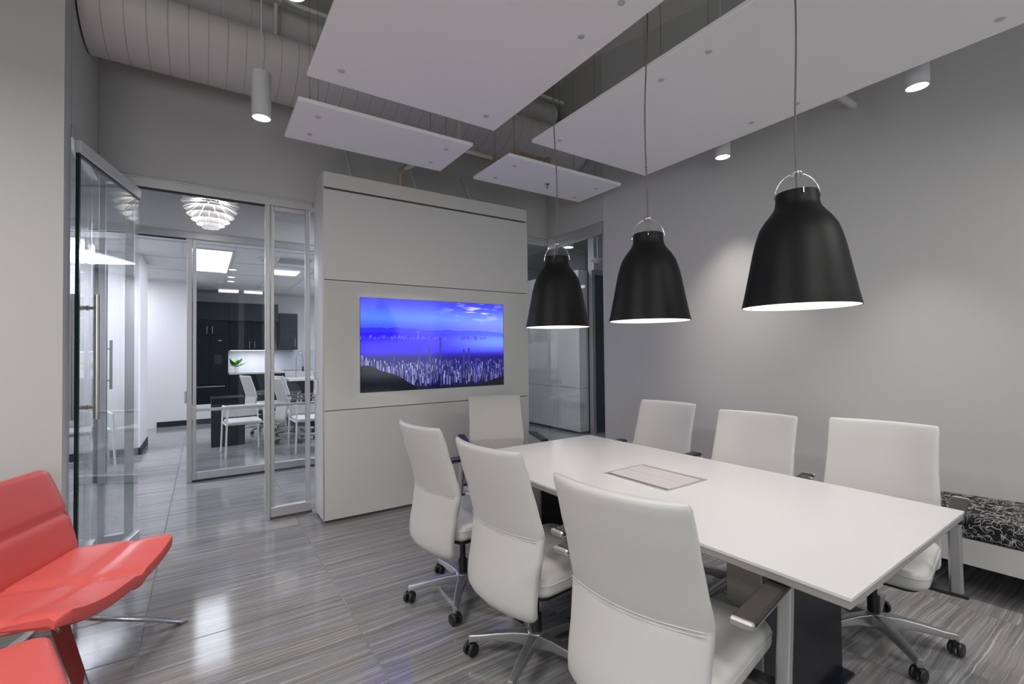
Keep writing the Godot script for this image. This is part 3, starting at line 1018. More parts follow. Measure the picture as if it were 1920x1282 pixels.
func build_lounge() -> void:
	var o := thing("lounge_chair", "low red leather lounge chair with quilted seams and chrome star legs", "chair", Vector3(-0.533, 0, -2.804), deg_to_rad(-23.0))
	var rings := []
	for k in 35:
		var z := lerpf(-0.395, 0.395, k / 34.0)
		var edge := minf(k, 34 - k)
		var ins := 0.024 if edge == 0 else (0.010 if edge == 1 else (0.003 if edge == 2 else 0.0))
		var xf := 0.285 + 0.012 * (1.0 - pow(z / 0.395, 2.0)) - ins
		var ring := PackedVector3Array()
		var th := 0.058
		for j in 23:
			var x := lerpf(-0.225, xf - 0.022, j / 22.0)
			ring.append(Vector3(x, seat_height(x, z) - ins, z))
		for j in range(1, 6):
			var an := PI / 2.0 - PI * j / 6.0
			var sa := signf(sin(an)) * pow(absf(sin(an)), 0.45)
			ring.append(Vector3(xf - 0.022 + pow(cos(an), 0.45) * 0.022, seat_height(xf, z) - ins - 0.029 + sa * (0.029 - ins * 0.5), z))
		for j in 23:
			var x := lerpf(xf - 0.022, -0.225, j / 22.0)
			ring.append(Vector3(x, 0.6 * seat_height(x, z) + 0.4 * seat_height(0.27, z) - th + ins * 0.4 - 0.006, z))
		rings.append(ring)
	var seat := part("seat", MB.new().loft(rings), M.red_leather, o)
	var pp := []
	for k in 33:
		var z := lerpf(-0.35, 0.35, k / 32.0)
		var xf := 0.285 + 0.012 * (1.0 - pow(z / 0.395, 2.0))
		pp.append(Vector3(xf - 0.004, seat_height(xf, z) - 0.006, z))
	part("piping", MB.new().tube(pp, 0.0028, 6), M.red_leather, seat)
	# back
	var u := Vector3(-0.30, 0.954, 0.0).normalized()
	var nrm := Vector3(u.y, -u.x, 0.0)
	var p0 := Vector3(-0.165, 0.385, 0.0)
	rings = []
	for k in 31:
		var z := lerpf(-0.375, 0.375, k / 30.0)
		var e := minf(k, 30 - k) / 30.0 * 0.75
		var S := 0.44
		if e < 0.06:
			S -= 0.06 - sqrt(maxf(0.0, 0.0036 - pow(0.06 - e, 2.0)))
		var thin: float = 0.55 if e == 0.0 else (0.85 if e < 0.03 else 1.0)
		var ring := PackedVector3Array()
		for j in 25:
			var s := S * j / 24.0
			var bulge := 0.030 * thin - 0.013 * exp(-pow((s - 0.215) / 0.016, 2.0)) - 0.012 * exp(-pow((s - 0.0) / 0.02, 2.0)) + 0.012 * sin(PI * s / S)
			ring.append(p0 + u * s + nrm * bulge + Vector3(0, 0, z))
		for j in range(1, 5):
			var an := PI / 2.0 * j / 5.0 * 2.0
			ring.append(p0 + u * (S + 0.016 * sin(an) * thin) + nrm * (0.028 * thin * cos(an)) + Vector3(0, 0, z))
		for j in 15:
			var s := S * (1.0 - j / 14.0)
			ring.append(p0 + u * s - nrm * 0.030 * thin + Vector3(0, 0, z))
		rings.append(ring)
	part("backrest", MB.new().loft(rings), M.red_leather, o)
	part("hub", MB.new().box(Vector3(0.0, 0.325, 0.0), Vector3(0.16, 0.05, 0.14), 0.012), M.chrome, o)
	part("column", MB.new().cyl(Vector3(0, 0.24, 0), Vector3(0, 0.31, 0), 0.032, 18), M.chrome, o)
	for q in [[1, -1], [1, 1], [-1, 1], [-1, -1]]:
		leg_bar(o, Vector3(q[0] * 0.03, 0.25, q[1] * 0.03), Vector3(q[0] * 0.335, 0.010, q[1] * 0.32), 0.062, 0.012, M.chrome)
	# footstool in front of it
	var f := thing("footstool", "red leather footstool with rounded corners beside the lounge chair", "footstool", Vector3(-0.648, 0, -1.925), deg_to_rad(17.5))
	part("cushion", pad(0.60, 0.085, 0.58, 0.05, 0.030, 0.335, 0, 0, 0.016), M.red_leather, f)
	part("hub", MB.new().box(Vector3(0.0, 0.315, 0.0), Vector3(0.16, 0.04, 0.14), 0.012), M.chrome, f)
	part("column", MB.new().cyl(Vector3(0, 0.20, 0), Vector3(0, 0.30, 0), 0.032, 18), M.chrome, f)
	for q in [[1, -1], [1, 1], [-1, 1], [-1, -1]]:
		leg_bar(f, Vector3(q[0] * 0.03, 0.21, q[1] * 0.03), Vector3(q[0] * 0.25, 0.010, q[1] * 0.25), 0.055, 0.012, M.chrome)

# ------------------------------------------------------------------ overhead
func build_ceiling_things() -> void:
	var py := 2.90
	# x0, x1, z0 (far), z1 (near), dots, label
	var ps := [
		[0.470, 1.667, -2.715, -0.36, [[0.616, -2.567], [1.517, -2.567], [0.616, -1.66], [1.517, -1.66], [0.616, -1.40], [1.517, -1.40], [0.616, -0.52], [1.517, -0.52]], "large white suspended ceiling panel next to the round duct"],
		[1.993, 3.210, -2.722, -0.36, [[2.142, -2.585], [3.066, -2.585], [2.143, -1.69], [3.064, -1.69], [2.143, -1.395], [3.062, -1.40], [2.143, -0.52], [3.074, -0.52]], "large white suspended ceiling panel along the splayed grey wall"],
		[0.471, 1.660, -3.575, -3.000, [[0.611, -3.154], [0.611, -3.438], [1.515, -3.156], [1.515, -3.441]], "narrow white suspended ceiling panel in front of the media cabinet"],
		[1.978, 3.213, -3.580, -3.000, [[2.125, -3.146], [2.125, -3.45], [3.070, -3.185], [3.066, -3.485]], "narrow white suspended ceiling panel carrying the sprinkler head"],
	]
	for p in ps:
		var o := thing("acoustic_panel", p[5], "ceiling panel", Vector3((p[0] + p[1]) / 2, py, (p[2] + p[3]) / 2), 0.0, "suspended ceiling panels")
		part("board", MB.new().box(Vector3(0, 0.0125, 0), Vector3(p[1] - p[0], 0.025, p[3] - p[2]), 0.003), M.panel, o)
		for q in p[4]:
			var l := Vector3(q[0], py, q[1]) - o.position
			part("fixing_cap", MB.new().lathe([Vector2(0.0, -0.004), Vector2(0.015, -0.004), Vector2(0.018, -0.001), Vector2(0.018, 0.002), Vector2(0.0, 0.002)], l, 18), M.panel_dot, o)
			part("cable", MB.new().cyl(l + Vector3(0, 0.024, 0), l + Vector3(0, 1.499, 0), 0.0016, 6), M.cord, o)
			part("gripper", MB.new().cyl(l + Vector3(0, 0.024, 0), l + Vector3(0, 0.055, 0), 0.006, 8), M.cord, o)
	# main oval duct
	var d := thing("oval_duct", "large grey painted oval air duct along the back wall", "duct", Vector3(1.38, 3.518, -3.872))
	var oval := func(x: float, k: float) -> PackedVector3Array:
		var rg := PackedVector3Array()
		for j in 64:
			var an := TAU * j / 64.0
			rg.append(Vector3(x, cos(an) * (0.20 + k), sin(an) * (0.30 + k)))
		return rg
	part("tube", MB.new().loft([oval.call(-1.995, 0.0), oval.call(2.0, 0.0)]), M.duct, d)
	var rm := MB.new().loft([oval.call(-0.002, -0.003), oval.call(-0.002, 0.0015), oval.call(0.002, 0.0015), oval.call(0.002, -0.003)], true).mesh()
	for k in 36:
		part("seam", rm, M.duct_seam, d, Vector3(-1.895 + 0.108 * k, 0, 0))
	# upper, smaller duct and deck clutter
	d = thing("branch_duct", "smaller grey round duct hung behind the oval duct", "duct", Vector3(1.4, 4.03, -4.15))
	part("tube", MB.new().tube([Vector3(-2.0, 0, 0), Vector3(1.9, 0, 0)], 0.14, 40), M.duct, d)
	for k in 20:
		part("seam", MB.new().tube([Vector3(-1.9 + 0.2 * k, 0, 0), Vector3(-1.896 + 0.2 * k, 0, 0)], 0.1415, 40), M.duct_seam, d)
	var pi := thing("conduit_pipe", "thin white conduit with a junction box under the ceiling deck", "pipe", Vector3(0, 0, 0))
	part("run", MB.new().tube([Vector3(-0.6, 4.06, -3.82), Vector3(0.43, 4.06, -3.82), Vector3(0.60, 4.02, -3.80), Vector3(3.2, 4.02, -3.80)], 0.018, 10), M.pipe_white, pi)
	part("junction_box", MB.new().box(Vector3(0.42, 4.07, -3.82), Vector3(0.13, 0.13, 0.05), 0.004), M.pipe_white, pi)
	part("hanger", MB.new().cyl(Vector3(0.42, 4.10, -3.82), Vector3(0.42, 4.4, -3.82), 0.012, 8), M.pipe_white, pi)
	part("drop", MB.new().cyl(Vector3(0.45, 4.03, -3.84), Vector3(0.45, 3.80, -3.90), 0.016, 8), M.pipe_white, pi)
	# sprinkler supply
	var sp := thing("sprinkler_pipe", "white sprinkler pipe with orange fittings above the narrow panels", "pipe", Vector3(0, 0, 0))
	part("main_run", MB.new().tube([Vector3(1.80, 3.09, -3.49), Vector3(2.12, 3.09, -3.50)], 0.017, 12), M.pipe_white, sp)
	part("orange_run", MB.new().tube([Vector3(2.12, 3.09, -3.50), Vector3(2.26, 3.09, -3.50), Vector3(2.26, 3.12, -3.36)], 0.0165, 12), M.pipe_orange, sp)
	part("tee", MB.new().tube([Vector3(1.80, 3.05, -3.49), Vector3(1.80, 3.13, -3.49)], 0.027, 14), M.pipe_white, sp)
	part("riser", MB.new().tube([Vector3(1.80, 3.13, -3.49), Vector3(1.80, 3.36, -3.49)], 0.017, 12), M.pipe_white, sp)
	part("elbow", MB.new().tube([Vector3(2.245, 3.12, -3.37), Vector3(2.30, 3.12, -3.33)], 0.026, 12), M.pipe_orange, sp)
	part("armover", MB.new().tube([Vector3(2.28, 3.12, -3.345), Vector3(2.61, 3.12, -3.334)], 0.0135, 12), M.pipe_orange, sp)
	part("elbow", MB.new().tube([Vector3(2.60, 3.12, -3.334), Vector3(2.64, 3.12, -3.334)], 0.026, 12), M.pipe_orange, sp)
	part("drop", MB.new().tube([Vector3(2.61, 3.13, -3.334), Vector3(2.61, 2.926, -3.334)], 0.013, 12), M.pipe_white, sp)
	part("side_run", MB.new().tube([Vector3(1.80, 3.09, -3.49), Vector3(1.62, 3.06, -3.70), Vector3(1.50, 3.03, -4.04)], 0.017, 12), M.pipe_white, sp)
	part("elbow", MB.new().tube([Vector3(1.52, 3.035, -4.00), Vector3(1.49, 3.02, -4.08)], 0.027, 12), M.pipe_orange, sp)
	part("drop", MB.new().tube([Vector3(1.49, 3.03, -4.07), Vector3(1.49, 2.871, -4.07)], 0.02, 12), M.pipe_orange, sp)
	var sh := thing("fire_sprinkler", "small metal sprinkler with red bulb below the narrow panel", "sprinkler", Vector3(2.61, 2.90, -3.334))
	part("escutcheon", MB.new().lathe([Vector2(0.0, -0.010), Vector2(0.012, -0.010), Vector2(0.026, -0.002), Vector2(0.026, 0.0), Vector2(0.0, 0.0)], Vector3.ZERO, 20), M.sprinkler, sh)
	part("bulb", MB.new().cyl(Vector3(0, -0.009, 0), Vector3(0, -0.028, 0), 0.004, 8), M.red_bulb, sh)
	part("deflector", MB.new().cyl(Vector3(0, -0.028, 0), Vector3(0, -0.040, 0), 0.010, 12), M.sprinkler, sh)
	for k in 3:
		var x: float = [1.075, 1.675, 2.265][k]
		single("wall_brace", MB.new().tube([Vector3(x + 0.005, 2.872, -4.14), Vector3(x, 3.22, -4.345)], 0.013, 8), M.pipe_white, "thin grey strut above the media cabinet, " + ["nearest the glass front", "beside the pipe elbow", "nearest the corner glazing"][k], "brace", Vector3.ZERO, "struts behind the media cabinet")
	single("wall_pipe", MB.new().tube([Vector3(wall_x(-1.405) - 0.001, 3.125, -1.405), Vector3(wall_x(-1.405) - 0.5, 3.125, -1.40)], 0.026, 16), M.pipe_white, "short white pipe running into the splayed grey wall", "pipe")
	# deck joists
	for k in 4:
		var x: float = [-1.6, 0.10, 1.70, 2.60][k]
		single("steel_joist", MB.new().box(Vector3(0, 0, 0), Vector3(0.10, 0.10, 6.0), 0.006), M.deck, "grey painted steel joist under the ceiling deck", "joist", Vector3(x, 4.35, -0.4), "joists under the deck")

# cylinder downlight, bottom face at y
func downlight(x: float, y: float, z: float, r: float, h: float, e: float, label: String, group: String, hang := true, top := 4.4) -> void:
	var o := thing("cylinder_downlight", label, "light", Vector3(x, y, z), 0.0, group)
	part("housing", MB.new().lathe([Vector2(r - 0.004, 0.0), Vector2(r, 0.003), Vector2(r, h - 0.004), Vector2(r - 0.006, h), Vector2(0.004, h), Vector2(0.004, h - 0.004), Vector2(r - 0.004, h - 0.006)], Vector3.ZERO, 32, true), M.can, o)
	part("lens", MB.new().lathe([Vector2(0.0, 0.004), Vector2(r - 0.005, 0.004), Vector2(r - 0.005, 0.010), Vector2(0.0, 0.010)], Vector3.ZERO, 32), M.lens, o)
	if hang:
		part("stem", MB.new().cyl(Vector3(0, h - 0.002, 0), Vector3(0, top - y, 0), 0.0045, 8), M.can, o)
	spot(Vector3(x, y - 0.005, z), e, 34.0, 0.9, r * 0.8)

func pendant(x: float, z: float, y: float, label: String) -> void:
	var o := thing("pendant_lamp", label, "lamp", Vector3(x, y, z), 0.0, "black pendant lamps over the table")
	var outer := [Vector2(0.200, 0.0), Vector2(0.190, 0.045), Vector2(0.1836, 0.078), Vector2(0.171, 0.143), Vector2(0.1587, 0.208), Vector2(0.151, 0.243), Vector2(0.143, 0.2725), Vector2(0.132, 0.305), Vector2(0.1126, 0.337), Vector2(0.095, 0.359), Vector2(0.083, 0.376), Vector2(0.0765, 0.392), Vector2(0.0745, 0.408), Vector2(0.0728, 0.438), Vector2(0.071, 0.441)]
	var prof := outer.duplicate()
	for i in range(outer.size() - 1, -1, -1):
		prof.append(outer[i] - Vector2(0.0022, 0.0))
	part("shade", MB.new().lathe(prof, Vector3.ZERO, 72, true), M.shade_black, o)
	var inn := []
	for q in outer:
		inn.append(q - Vector2(0.0025, -0.0005))
	var back := []
	for i in range(inn.size() - 1, -1, -1):
		back.append(inn[i] - Vector2(0.0015, 0.0))
	part("lining", MB.new().lathe(inn + back, Vector3.ZERO, 72, true), M.shade_inner, o)
	part("socket", MB.new().lathe([Vector2(0.0, 0.27), Vector2(0.026, 0.27), Vector2(0.03, 0.30), Vector2(0.03, 0.40), Vector2(0.0, 0.40)], Vector3.ZERO, 20), M.shade_inner, o)
	part("socket_plate", MB.new().lathe([Vector2(0.0, 0.396), Vector2(0.069, 0.396), Vector2(0.069, 0.400), Vector2(0.0, 0.400)], Vector3.ZERO, 32), M.shade_inner, o)
	part("bulb", MB.new().lathe([Vector2(0.001, 0.150), Vector2(0.028, 0.158), Vector2(0.043, 0.180), Vector2(0.046, 0.205), Vector2(0.038, 0.232), Vector2(0.022, 0.255), Vector2(0.016, 0.275), Vector2(0.001, 0.275)], Vector3.ZERO, 24), M.bulb, o)
	var hoop := []
	for k in 17:
		var an := PI * k / 16.0
		hoop.append(Vector3(cos(an) * 0.079, 0.42 + sin(an) * 0.098, 0.0).rotated(Vector3.UP, -0.87))
	part("wire_hoop", MB.new().tube(hoop, 0.0022, 8), M.chrome, o)
	var hook := []
	for k in 9:
		var an := PI / 2.0 * k / 8.0
		hook.append(Vector3(cos(an) * 0.079, 0.42 + sin(an) * 0.098, 0.0).rotated(Vector3.UP, -0.87 - PI / 2))
	part("wire_hoop", MB.new().tube(hook, 0.0022, 8), M.chrome, o)
	part("hanger_disc", MB.new().lathe([Vector2(0.0, 0.512), Vector2(0.021, 0.512), Vector2(0.022, 0.518), Vector2(0.021, 0.526), Vector2(0.0, 0.526)], Vector3.ZERO, 20), M.chrome, o)
	var cp := []
	var ph := x * 7.0 + z * 3.0
	for k in 33:
		var f := k / 32.0
		var yy := lerpf(0.40, 4.4 - y, f)
		var wv := 0.011 * sin(f * 12.0 + ph) * sin(PI * f)
		cp.append(Vector3(wv, yy, wv * 0.6))
	part("cord", MB.new().tube(cp, 0.0036, 8), M.cord, o)
	omni(Vector3(x, y + 0.20, z), 0.13, 0.04, Color(1, 0.97, 0.93))

func build_lamps() -> void:
	pendant(1.917, -0.884, 1.546, "matte black bell pendant lamp over the table end by the patterned bench")
	pendant(1.882, -1.580, 1.530, "matte black bell pendant lamp over the middle of the table, above the power box")
	pendant(1.850, -2.274, 1.530, "matte black bell pendant lamp over the table end by the media cabinet")
	downlight(0.303, 2.87, -3.30, 0.056, 0.29, 1.3, "slim white cylinder downlight hung below the round duct", "cylinder downlights in the meeting room")
	downlight(3.40, 2.87, -0.912, 0.056, 0.29, 2.1, "white cylinder downlight over the patterned bench", "cylinder downlights in the meeting room")
	downlight(3.36, 2.87, -2.083, 0.056, 0.29, 2.1, "white cylinder downlight close to the splayed wall beyond the wall pipe", "cylinder downlights in the meeting room")
	downlight(0.303, 2.87, -2.07, 0.056, 0.29, 0.5, "white cylinder downlight beside the large panel, over the glossy floor", "cylinder downlights in the meeting room")
	downlight(0.303, 2.87, -0.7, 0.056, 0.29, 1.3, "added unseen white cylinder downlight near the open end of the room", "cylinder downlights in the meeting room")  # added out of frame to help light the room
	artichoke(0.055, 2.83, -5.2)

# layered leaf pendant in the hall; y is the height of the top leaves
func artichoke(x: float, y: float, z: float) -> void:
	var o := thing("leaf_pendant_lamp", "white layered leaf pendant lamp glowing in the hall", "lamp", Vector3(x, y, z))
	# r_in, y_in, r_out, y_out, half angle
	var rows := [[0.085, 0.004, 0.226, 0.012], [0.090, -0.016, 0.232, -0.040], [0.092, -0.036, 0.216, -0.096], [0.090, -0.060, 0.190, -0.150], [0.078, -0.090, 0.154, -0.198], [0.058, -0.125, 0.113, -0.238], [0.034, -0.160, 0.070, -0.268]]
	for i in rows.size():
		var q: Array = rows[i]
		var mb := MB.new()
		var rings := []
		for k in 6:
			var f := k / 5.0
			var r: float = lerpf(q[0], q[2], f)
			var yy: float = lerpf(q[1], q[3], pow(f, 1.25))
			var hw := tan(PI / 12.0) * lerpf(q[0] * 0.62, q[2] * 0.93, f)
			var ring := PackedVector3Array()
			for j in 5:
				var zz := lerpf(-hw, hw, j / 4.0)
				ring.append(Vector3(r - 0.25 * zz * zz / maxf(r, 0.03), yy, zz))
			for j in 5:
				var zz := lerpf(hw, -hw, j / 4.0)
				ring.append(Vector3(r - 0.25 * zz * zz / maxf(r, 0.03), yy + 0.0016, zz))
			rings.append(ring)
		var m := mb.loft(rings).mesh()
		for k in 12:
			var l := part("leaf", m, M.leaf_white, o)
			l.rotation.y = TAU / 12.0 * (k + (0.5 if i % 2 == 1 else 0.0)) + 0.16
	part("core", MB.new().lathe([Vector2(0.001, -0.16), Vector2(0.03, -0.15), Vector2(0.045, -0.09), Vector2(0.04, -0.03), Vector2(0.001, -0.01)], Vector3.ZERO, 20), M.core, o)
	part("stem", MB.new().cyl(Vector3(0, -0.02, 0), Vector3(0, 0.27, 0), 0.012, 10), M.chrome, o)
	part("crown", MB.new().lathe([Vector2(0.0, 0.02), Vector2(0.05, 0.02), Vector2(0.075, 0.055), Vector2(0.0, 0.06)], Vector3.ZERO, 20), M.white_metal, o)
	for k in 12:
		var an := TAU * k / 12.0
		part("rib", MB.new().tube([Vector3(cos(an) * 0.06, 0.03, sin(an) * 0.06), Vector3(cos(an) * 0.088, -0.03, sin(an) * 0.088), Vector3(cos(an) * 0.085, -0.11, sin(an) * 0.085), Vector3(cos(an) * 0.04, -0.19, sin(an) * 0.04)], 0.002, 5), M.chrome, o)
	omni(Vector3(x, y - 0.08, z), 0.12, 0.04)

# ------------------------------------------------------------------ hall and kitchen behind the glass
func build_hall() -> void:
	slab("ceiling_hall", Vector3(-6.0, 3.10, -6.10), Vector3(3.3, 3.16, -4.502), M.wall_white)
	slab("ceiling_kitchen", Vector3(-6.0, 2.78, -13.5), Vector3(3.0, 2.84, -6.242), M.wall_white)
	# grid lines of the lay-in ceiling
	var tg := frame_node("trim_3", "white metal grid of the kitchen ceiling", "trim")
	for k in 5:
		part("grid_bar", MB.new().box(Vector3(-0.85 + 0.61 * k, 2.778, -9.6), Vector3(0.018, 0.008, 6.6)), M.can, tg)
	for k in 5:
		part("grid_bar", MB.new().box(Vector3(0.2, 2.777, -7.1 - 1.22 * k), Vector3(4.4, 0.008, 0.018)), M.can, tg)
	slab("wall_block", Vector3(-2.4, 0, -9.2), Vector3(-0.73, 2.78, -8.2), M.wall_white)
	slab("baseboard_block", Vector3(-2.4, 0, -8.199), Vector3(-0.729, 0.10, -8.188), M.slate)
	slab("baseboard_block_side", Vector3(-0.729, 0, -9.2), Vector3(-0.718, 0.10, -8.188), M.slate)
	slab("wall_kitchen", Vector3(-6.0, 0, -11.2), Vector3(-0.24, 2.78, -11.0), M.wall_white)
	slab("baseboard_kitchen", Vector3(-0.73, 0, -10.999), Vector3(1.35, 0.10, -10.985), M.slate)
	slab("wall_kitchen_low", Vector3(-0.239, 0, -11.1), Vector3(1.35, 0.37, -11.0), M.wall_white)
	slab("wall_kitchen_back", Vector3(-0.30, 0, -13.2), Vector3(3.0, 2.78, -12.75), M.wall_white)
	slab("wall_kitchen_right", Vector3(3.0, 0, -13.5), Vector3(3.12, 4.4, -6.1), M.wall_white)
	# dark tall door leaf seen through the side glazing
	var dd := frame_node("door_2", "dark slate door leaf beyond the side glazing", "door")
	part("leaf", MB.new().box(Vector3(-0.97, 1.25, -6.95), Vector3(0.05, 2.5, 0.55), 0.003), M.slate, dd)
	var hd := part("handle", MB.new().cyl(Vector3(-0.90, 0.98, -7.12), Vector3(-0.90, 1.55, -7.12), 0.014, 12), M.black_plastic, dd)
	for y in [1.08, 1.45]:
		part("standoff", MB.new().cyl(Vector3(-0.945, y, -7.12), Vector3(-0.90, y, -7.12), 0.008, 8), M.black_plastic, hd)
	# refrigerator
	var fr := thing("refrigerator", "tall dark refrigerator in the kitchen run", "refrigerator", Vector3(0.11, 0, -12.35))
	part("body", MB.new().box(Vector3(0, 0.87, 0), Vector3(0.69, 1.74, 0.66), 0.006), M.navy, fr)
	for s in [-1.0, 1.0]:
		part("door", MB.new().box(Vector3(s * 0.172, 1.22, 0.35), Vector3(0.338, 1.02, 0.03), 0.006), M.navy_gloss, fr)
	var fz := part("freezer_drawer", MB.new().box(Vector3(0, 0.40, 0.35), Vector3(0.685, 0.58, 0.03), 0.006), M.navy_gloss, fr)
	part("handle", MB.new().cyl(Vector3(-0.28, 0.665, 0.385), Vector3(0.28, 0.665, 0.385), 0.012, 10), M.steel, fz)
	part("dispenser", MB.new().box(Vector3(0.15, 1.25, 0.366), Vector3(0.14, 0.20, 0.006), 0.002), M.black_plastic, fr)
	part("badge", MB.new().box(Vector3(0.19, 1.66, 0.366), Vector3(0.06, 0.018, 0.004)), M.can, fr)
	# cupboards
	kitchen_cupboard(-0.24, 0.46, 1.77, 2.10, -12.0, 2, "dark cupboard above the refrigerator with two pull bars")
	kitchen_cupboard(0.47, 1.40, 1.45, 2.10, -12.25, 2, "dark wall cupboard above the pale splashback")
	kitchen_cupboard(-0.24, 0.46, 2.105, 2.50, -12.0, 0, "grey soffit box above the refrigerator cupboard")
	kitchen_cupboard(0.465, 1.45, 2.105, 2.50, -12.0, 0, "grey soffit box above the dark wall cupboard")
	kitchen_cupboard(0.47, 1.60, 0.02, 0.90, -12.05, 3, "dark base cupboard below the pale worktop")
	var w := thing("worktop", "pale stone worktop at the kitchen back wall", "worktop", Vector3(1.03, 0.905, -12.38))
	part("slab", MB.new().box(Vector3(0, 0.02, 0), Vector3(1.13, 0.04, 0.70), 0.004), M.counter, w)
	single("splashback", MB.new().box(Vector3.ZERO, Vector3(1.9, 0.50, 0.02), 0.002), M.splash, "pale blue white splashback above the worktop", "splashback", Vector3(1.42, 1.196, -12.738))
	var uc := thing("under_cabinet_light", "thin lit strip below the dark wall cupboard", "light", Vector3(0.93, 1.44, -12.40))
	part("tube", MB.new().box(Vector3.ZERO, Vector3(0.85, 0.012, 0.03), 0.003), M.troffer, uc)
	area(Vector3(0.93, 1.43, -12.40), Vector2(0.85, 0.05), 0.5)
	var rs := thing("roller_cupboard", "dark appliance cupboard with a slatted roller front", "cupboard", Vector3(1.70, 1.45, -12.4))
	part("carcass", MB.new().box(Vector3(0, 0.435, -0.11), Vector3(0.40, 0.87, 0.476), 0.004), M.slate, rs)
	for k in 16:
		part("slat", MB.new().box(Vector3(0, 0.05 + 0.05 * k, 0.14), Vector3(0.36, 0.042, 0.012), 0.004), M.slate, rs)
	part("handle", MB.new().cyl(Vector3(0.14, 0.08, 0.16), Vector3(0.14, 0.26, 0.16), 0.006, 8), M.steel, rs)
	# vase with leaves
	var v := thing("flower_vase", "glass vase with bright green leaves on the kitchen worktop", "vase", Vector3(0.62, 0.946, -12.3))
	part("glass", MB.new().lathe([Vector2(0.0, 0.0), Vector2(0.04, 0.0), Vector2(0.05, 0.14), Vector2(0.046, 0.14), Vector2(0.036, 0.006), Vector2(0.0, 0.006)], Vector3.ZERO, 20), M.clear, v)
	for k in 22:
		var an := rng.randf() * TAU
		var el := rng.randf_range(0.2, 1.2)
		var dir := Vector3(cos(an) * cos(el), sin(el), sin(an) * cos(el))
		var p0 := Vector3(0, 0.12, 0)
		var p1 := p0 + dir * rng.randf_range(0.14, 0.26)
		var sd := dir.cross(Vector3.UP).normalized()
		var rings := []
		for q in [[0.0, 0.004], [0.35, 0.006], [0.6, 0.035], [0.8, 0.045], [1.0, 0.006]]:
			var c := p0.lerp(p1, q[0])
			var up := sd.cross(dir)
			rings.append(PackedVector3Array([c + sd * q[1], c + up * 0.002, c - sd * q[1], c - up * 0.002]))
		part("leaf", MB.new().loft(rings), M.leaf, v)
	# sink island
	var isl := thing("sink_island", "dark sink island with a pale top behind the conference chairs", "island", Vector3(1.95, 0, -9.55))
	part("base", MB.new().box(Vector3(0, 0.43, 0), Vector3(1.25, 0.86, 0.55), 0.004), M.navy, isl)
	part("top", MB.new().box(Vector3(0, 0.885, 0), Vector3(1.32, 0.045, 0.62), 0.004), M.counter, isl)
	var fa := thing("kitchen_tap", "arched spring tap on the sink island", "tap", Vector3(1.45, 0.908, -9.55))
	var path := []
	for k in 15:
		var an := PI * k / 14.0
		path.append(Vector3(0.06 - 0.06 * cos(an), 0.36 + 0.10 * sin(an), 0))
	part("spout", MB.new().tube([Vector3(0, 0.0, 0)] + path + [Vector3(0.12, 0.20, 0)], 0.009, 10), M.steel, fa)
	part("spray_head", MB.new().cyl(Vector3(0.12, 0.21, 0), Vector3(0.12, 0.12, 0), 0.018, 12), M.black_plastic, fa)
	part("lever", MB.new().cyl(Vector3(0, 0.06, 0), Vector3(0, 0.09, 0.06), 0.006, 8), M.steel, fa)
	var bo := thing("soap_bottle", "small grey soap bottle on the sink island", "bottle", Vector3(1.80, 0.908, -9.55))
	part("body", MB.new().lathe([Vector2(0.0, 0.0), Vector2(0.035, 0.0), Vector2(0.037, 0.10), Vector2(0.02, 0.13), Vector2(0.014, 0.15), Vector2(0.0, 0.15)], Vector3.ZERO, 18), M.bottle, bo)
	part("cap", MB.new().lathe([Vector2(0.0, 0.15), Vector2(0.016, 0.15), Vector2(0.018, 0.19), Vector2(0.0, 0.195)], Vector3.ZERO, 14), M.black_plastic, bo)
	single("tall_cupboard", MB.new().box(Vector3(0, 1.15, 0), Vector3(0.30, 2.3, 0.5), 0.004), M.slate, "tall slate cupboard beside the sink island", "cupboard", Vector3(2.05, 0, -8.95))
	single("dark_pedestal", MB.new().box(Vector3(0, 0.36, 0), Vector3(0.43, 0.72, 0.42), 0.004), M.navy, "low dark table pedestal behind the white visitor chair", "cabinet", Vector3(0.31, 0, -8.36))  # block for a table pedestal, built without its top
	visitor_chair(0.46, -7.50, 4.0, "white visitor chair with slim arms in front of the dark pedestal")
	visitor_chair(1.28, -7.26, 2.0, "white visitor chair with slim arms beside the pale conference chairs")
	visitor_chair(-1.20, -7.72, 14.0, "white visitor chair with slim arms by the white wall block")
	# things on the kitchen ceiling
	for q in [[0.42, -9.9], [0.44, -10.5], [0.40, -9.0]]:
		var r := thing("recessed_downlight", "small round recessed downlight in the kitchen ceiling", "light", Vector3(q[0], 2.772, q[1]), 0.0, "recessed downlights in the kitchen")
		part("ring", MB.new().lathe([Vector2(0.0, 0.0), Vector2(0.075, 0.0), Vector2(0.075, 0.008), Vector2(0.0, 0.008)], Vector3.ZERO, 20), M.can, r)
		part("lens", MB.new().lathe([Vector2(0.0, -0.003), Vector2(0.058, -0.003), Vector2(0.058, 0.001), Vector2(0.0, 0.001)], Vector3.ZERO, 20), M.troffer, r)
	var sd := thing("smoke_detector", "white smoke detector on the kitchen ceiling", "detector", Vector3(0.72, 2.78, -7.7))
	part("base", MB.new().lathe([Vector2(0.0, -0.03), Vector2(0.05, -0.03), Vector2(0.065, -0.01), Vector2(0.065, 0.0), Vector2(0.0, 0.0)], Vector3.ZERO, 24), M.white_metal, sd)
	part("sensor", MB.new().cyl(Vector3(0, -0.03, 0), Vector3(0, -0.055, 0), 0.02, 12), M.can, sd)
	var vt := thing("air_vent", "square white air vent in the kitchen ceiling", "vent", Vector3(1.15, 2.777, -7.7))
	part("frame", MB.new().box(Vector3(0, -0.004, 0), Vector3(0.5, 0.012, 0.5), 0.003), M.white_metal, vt)
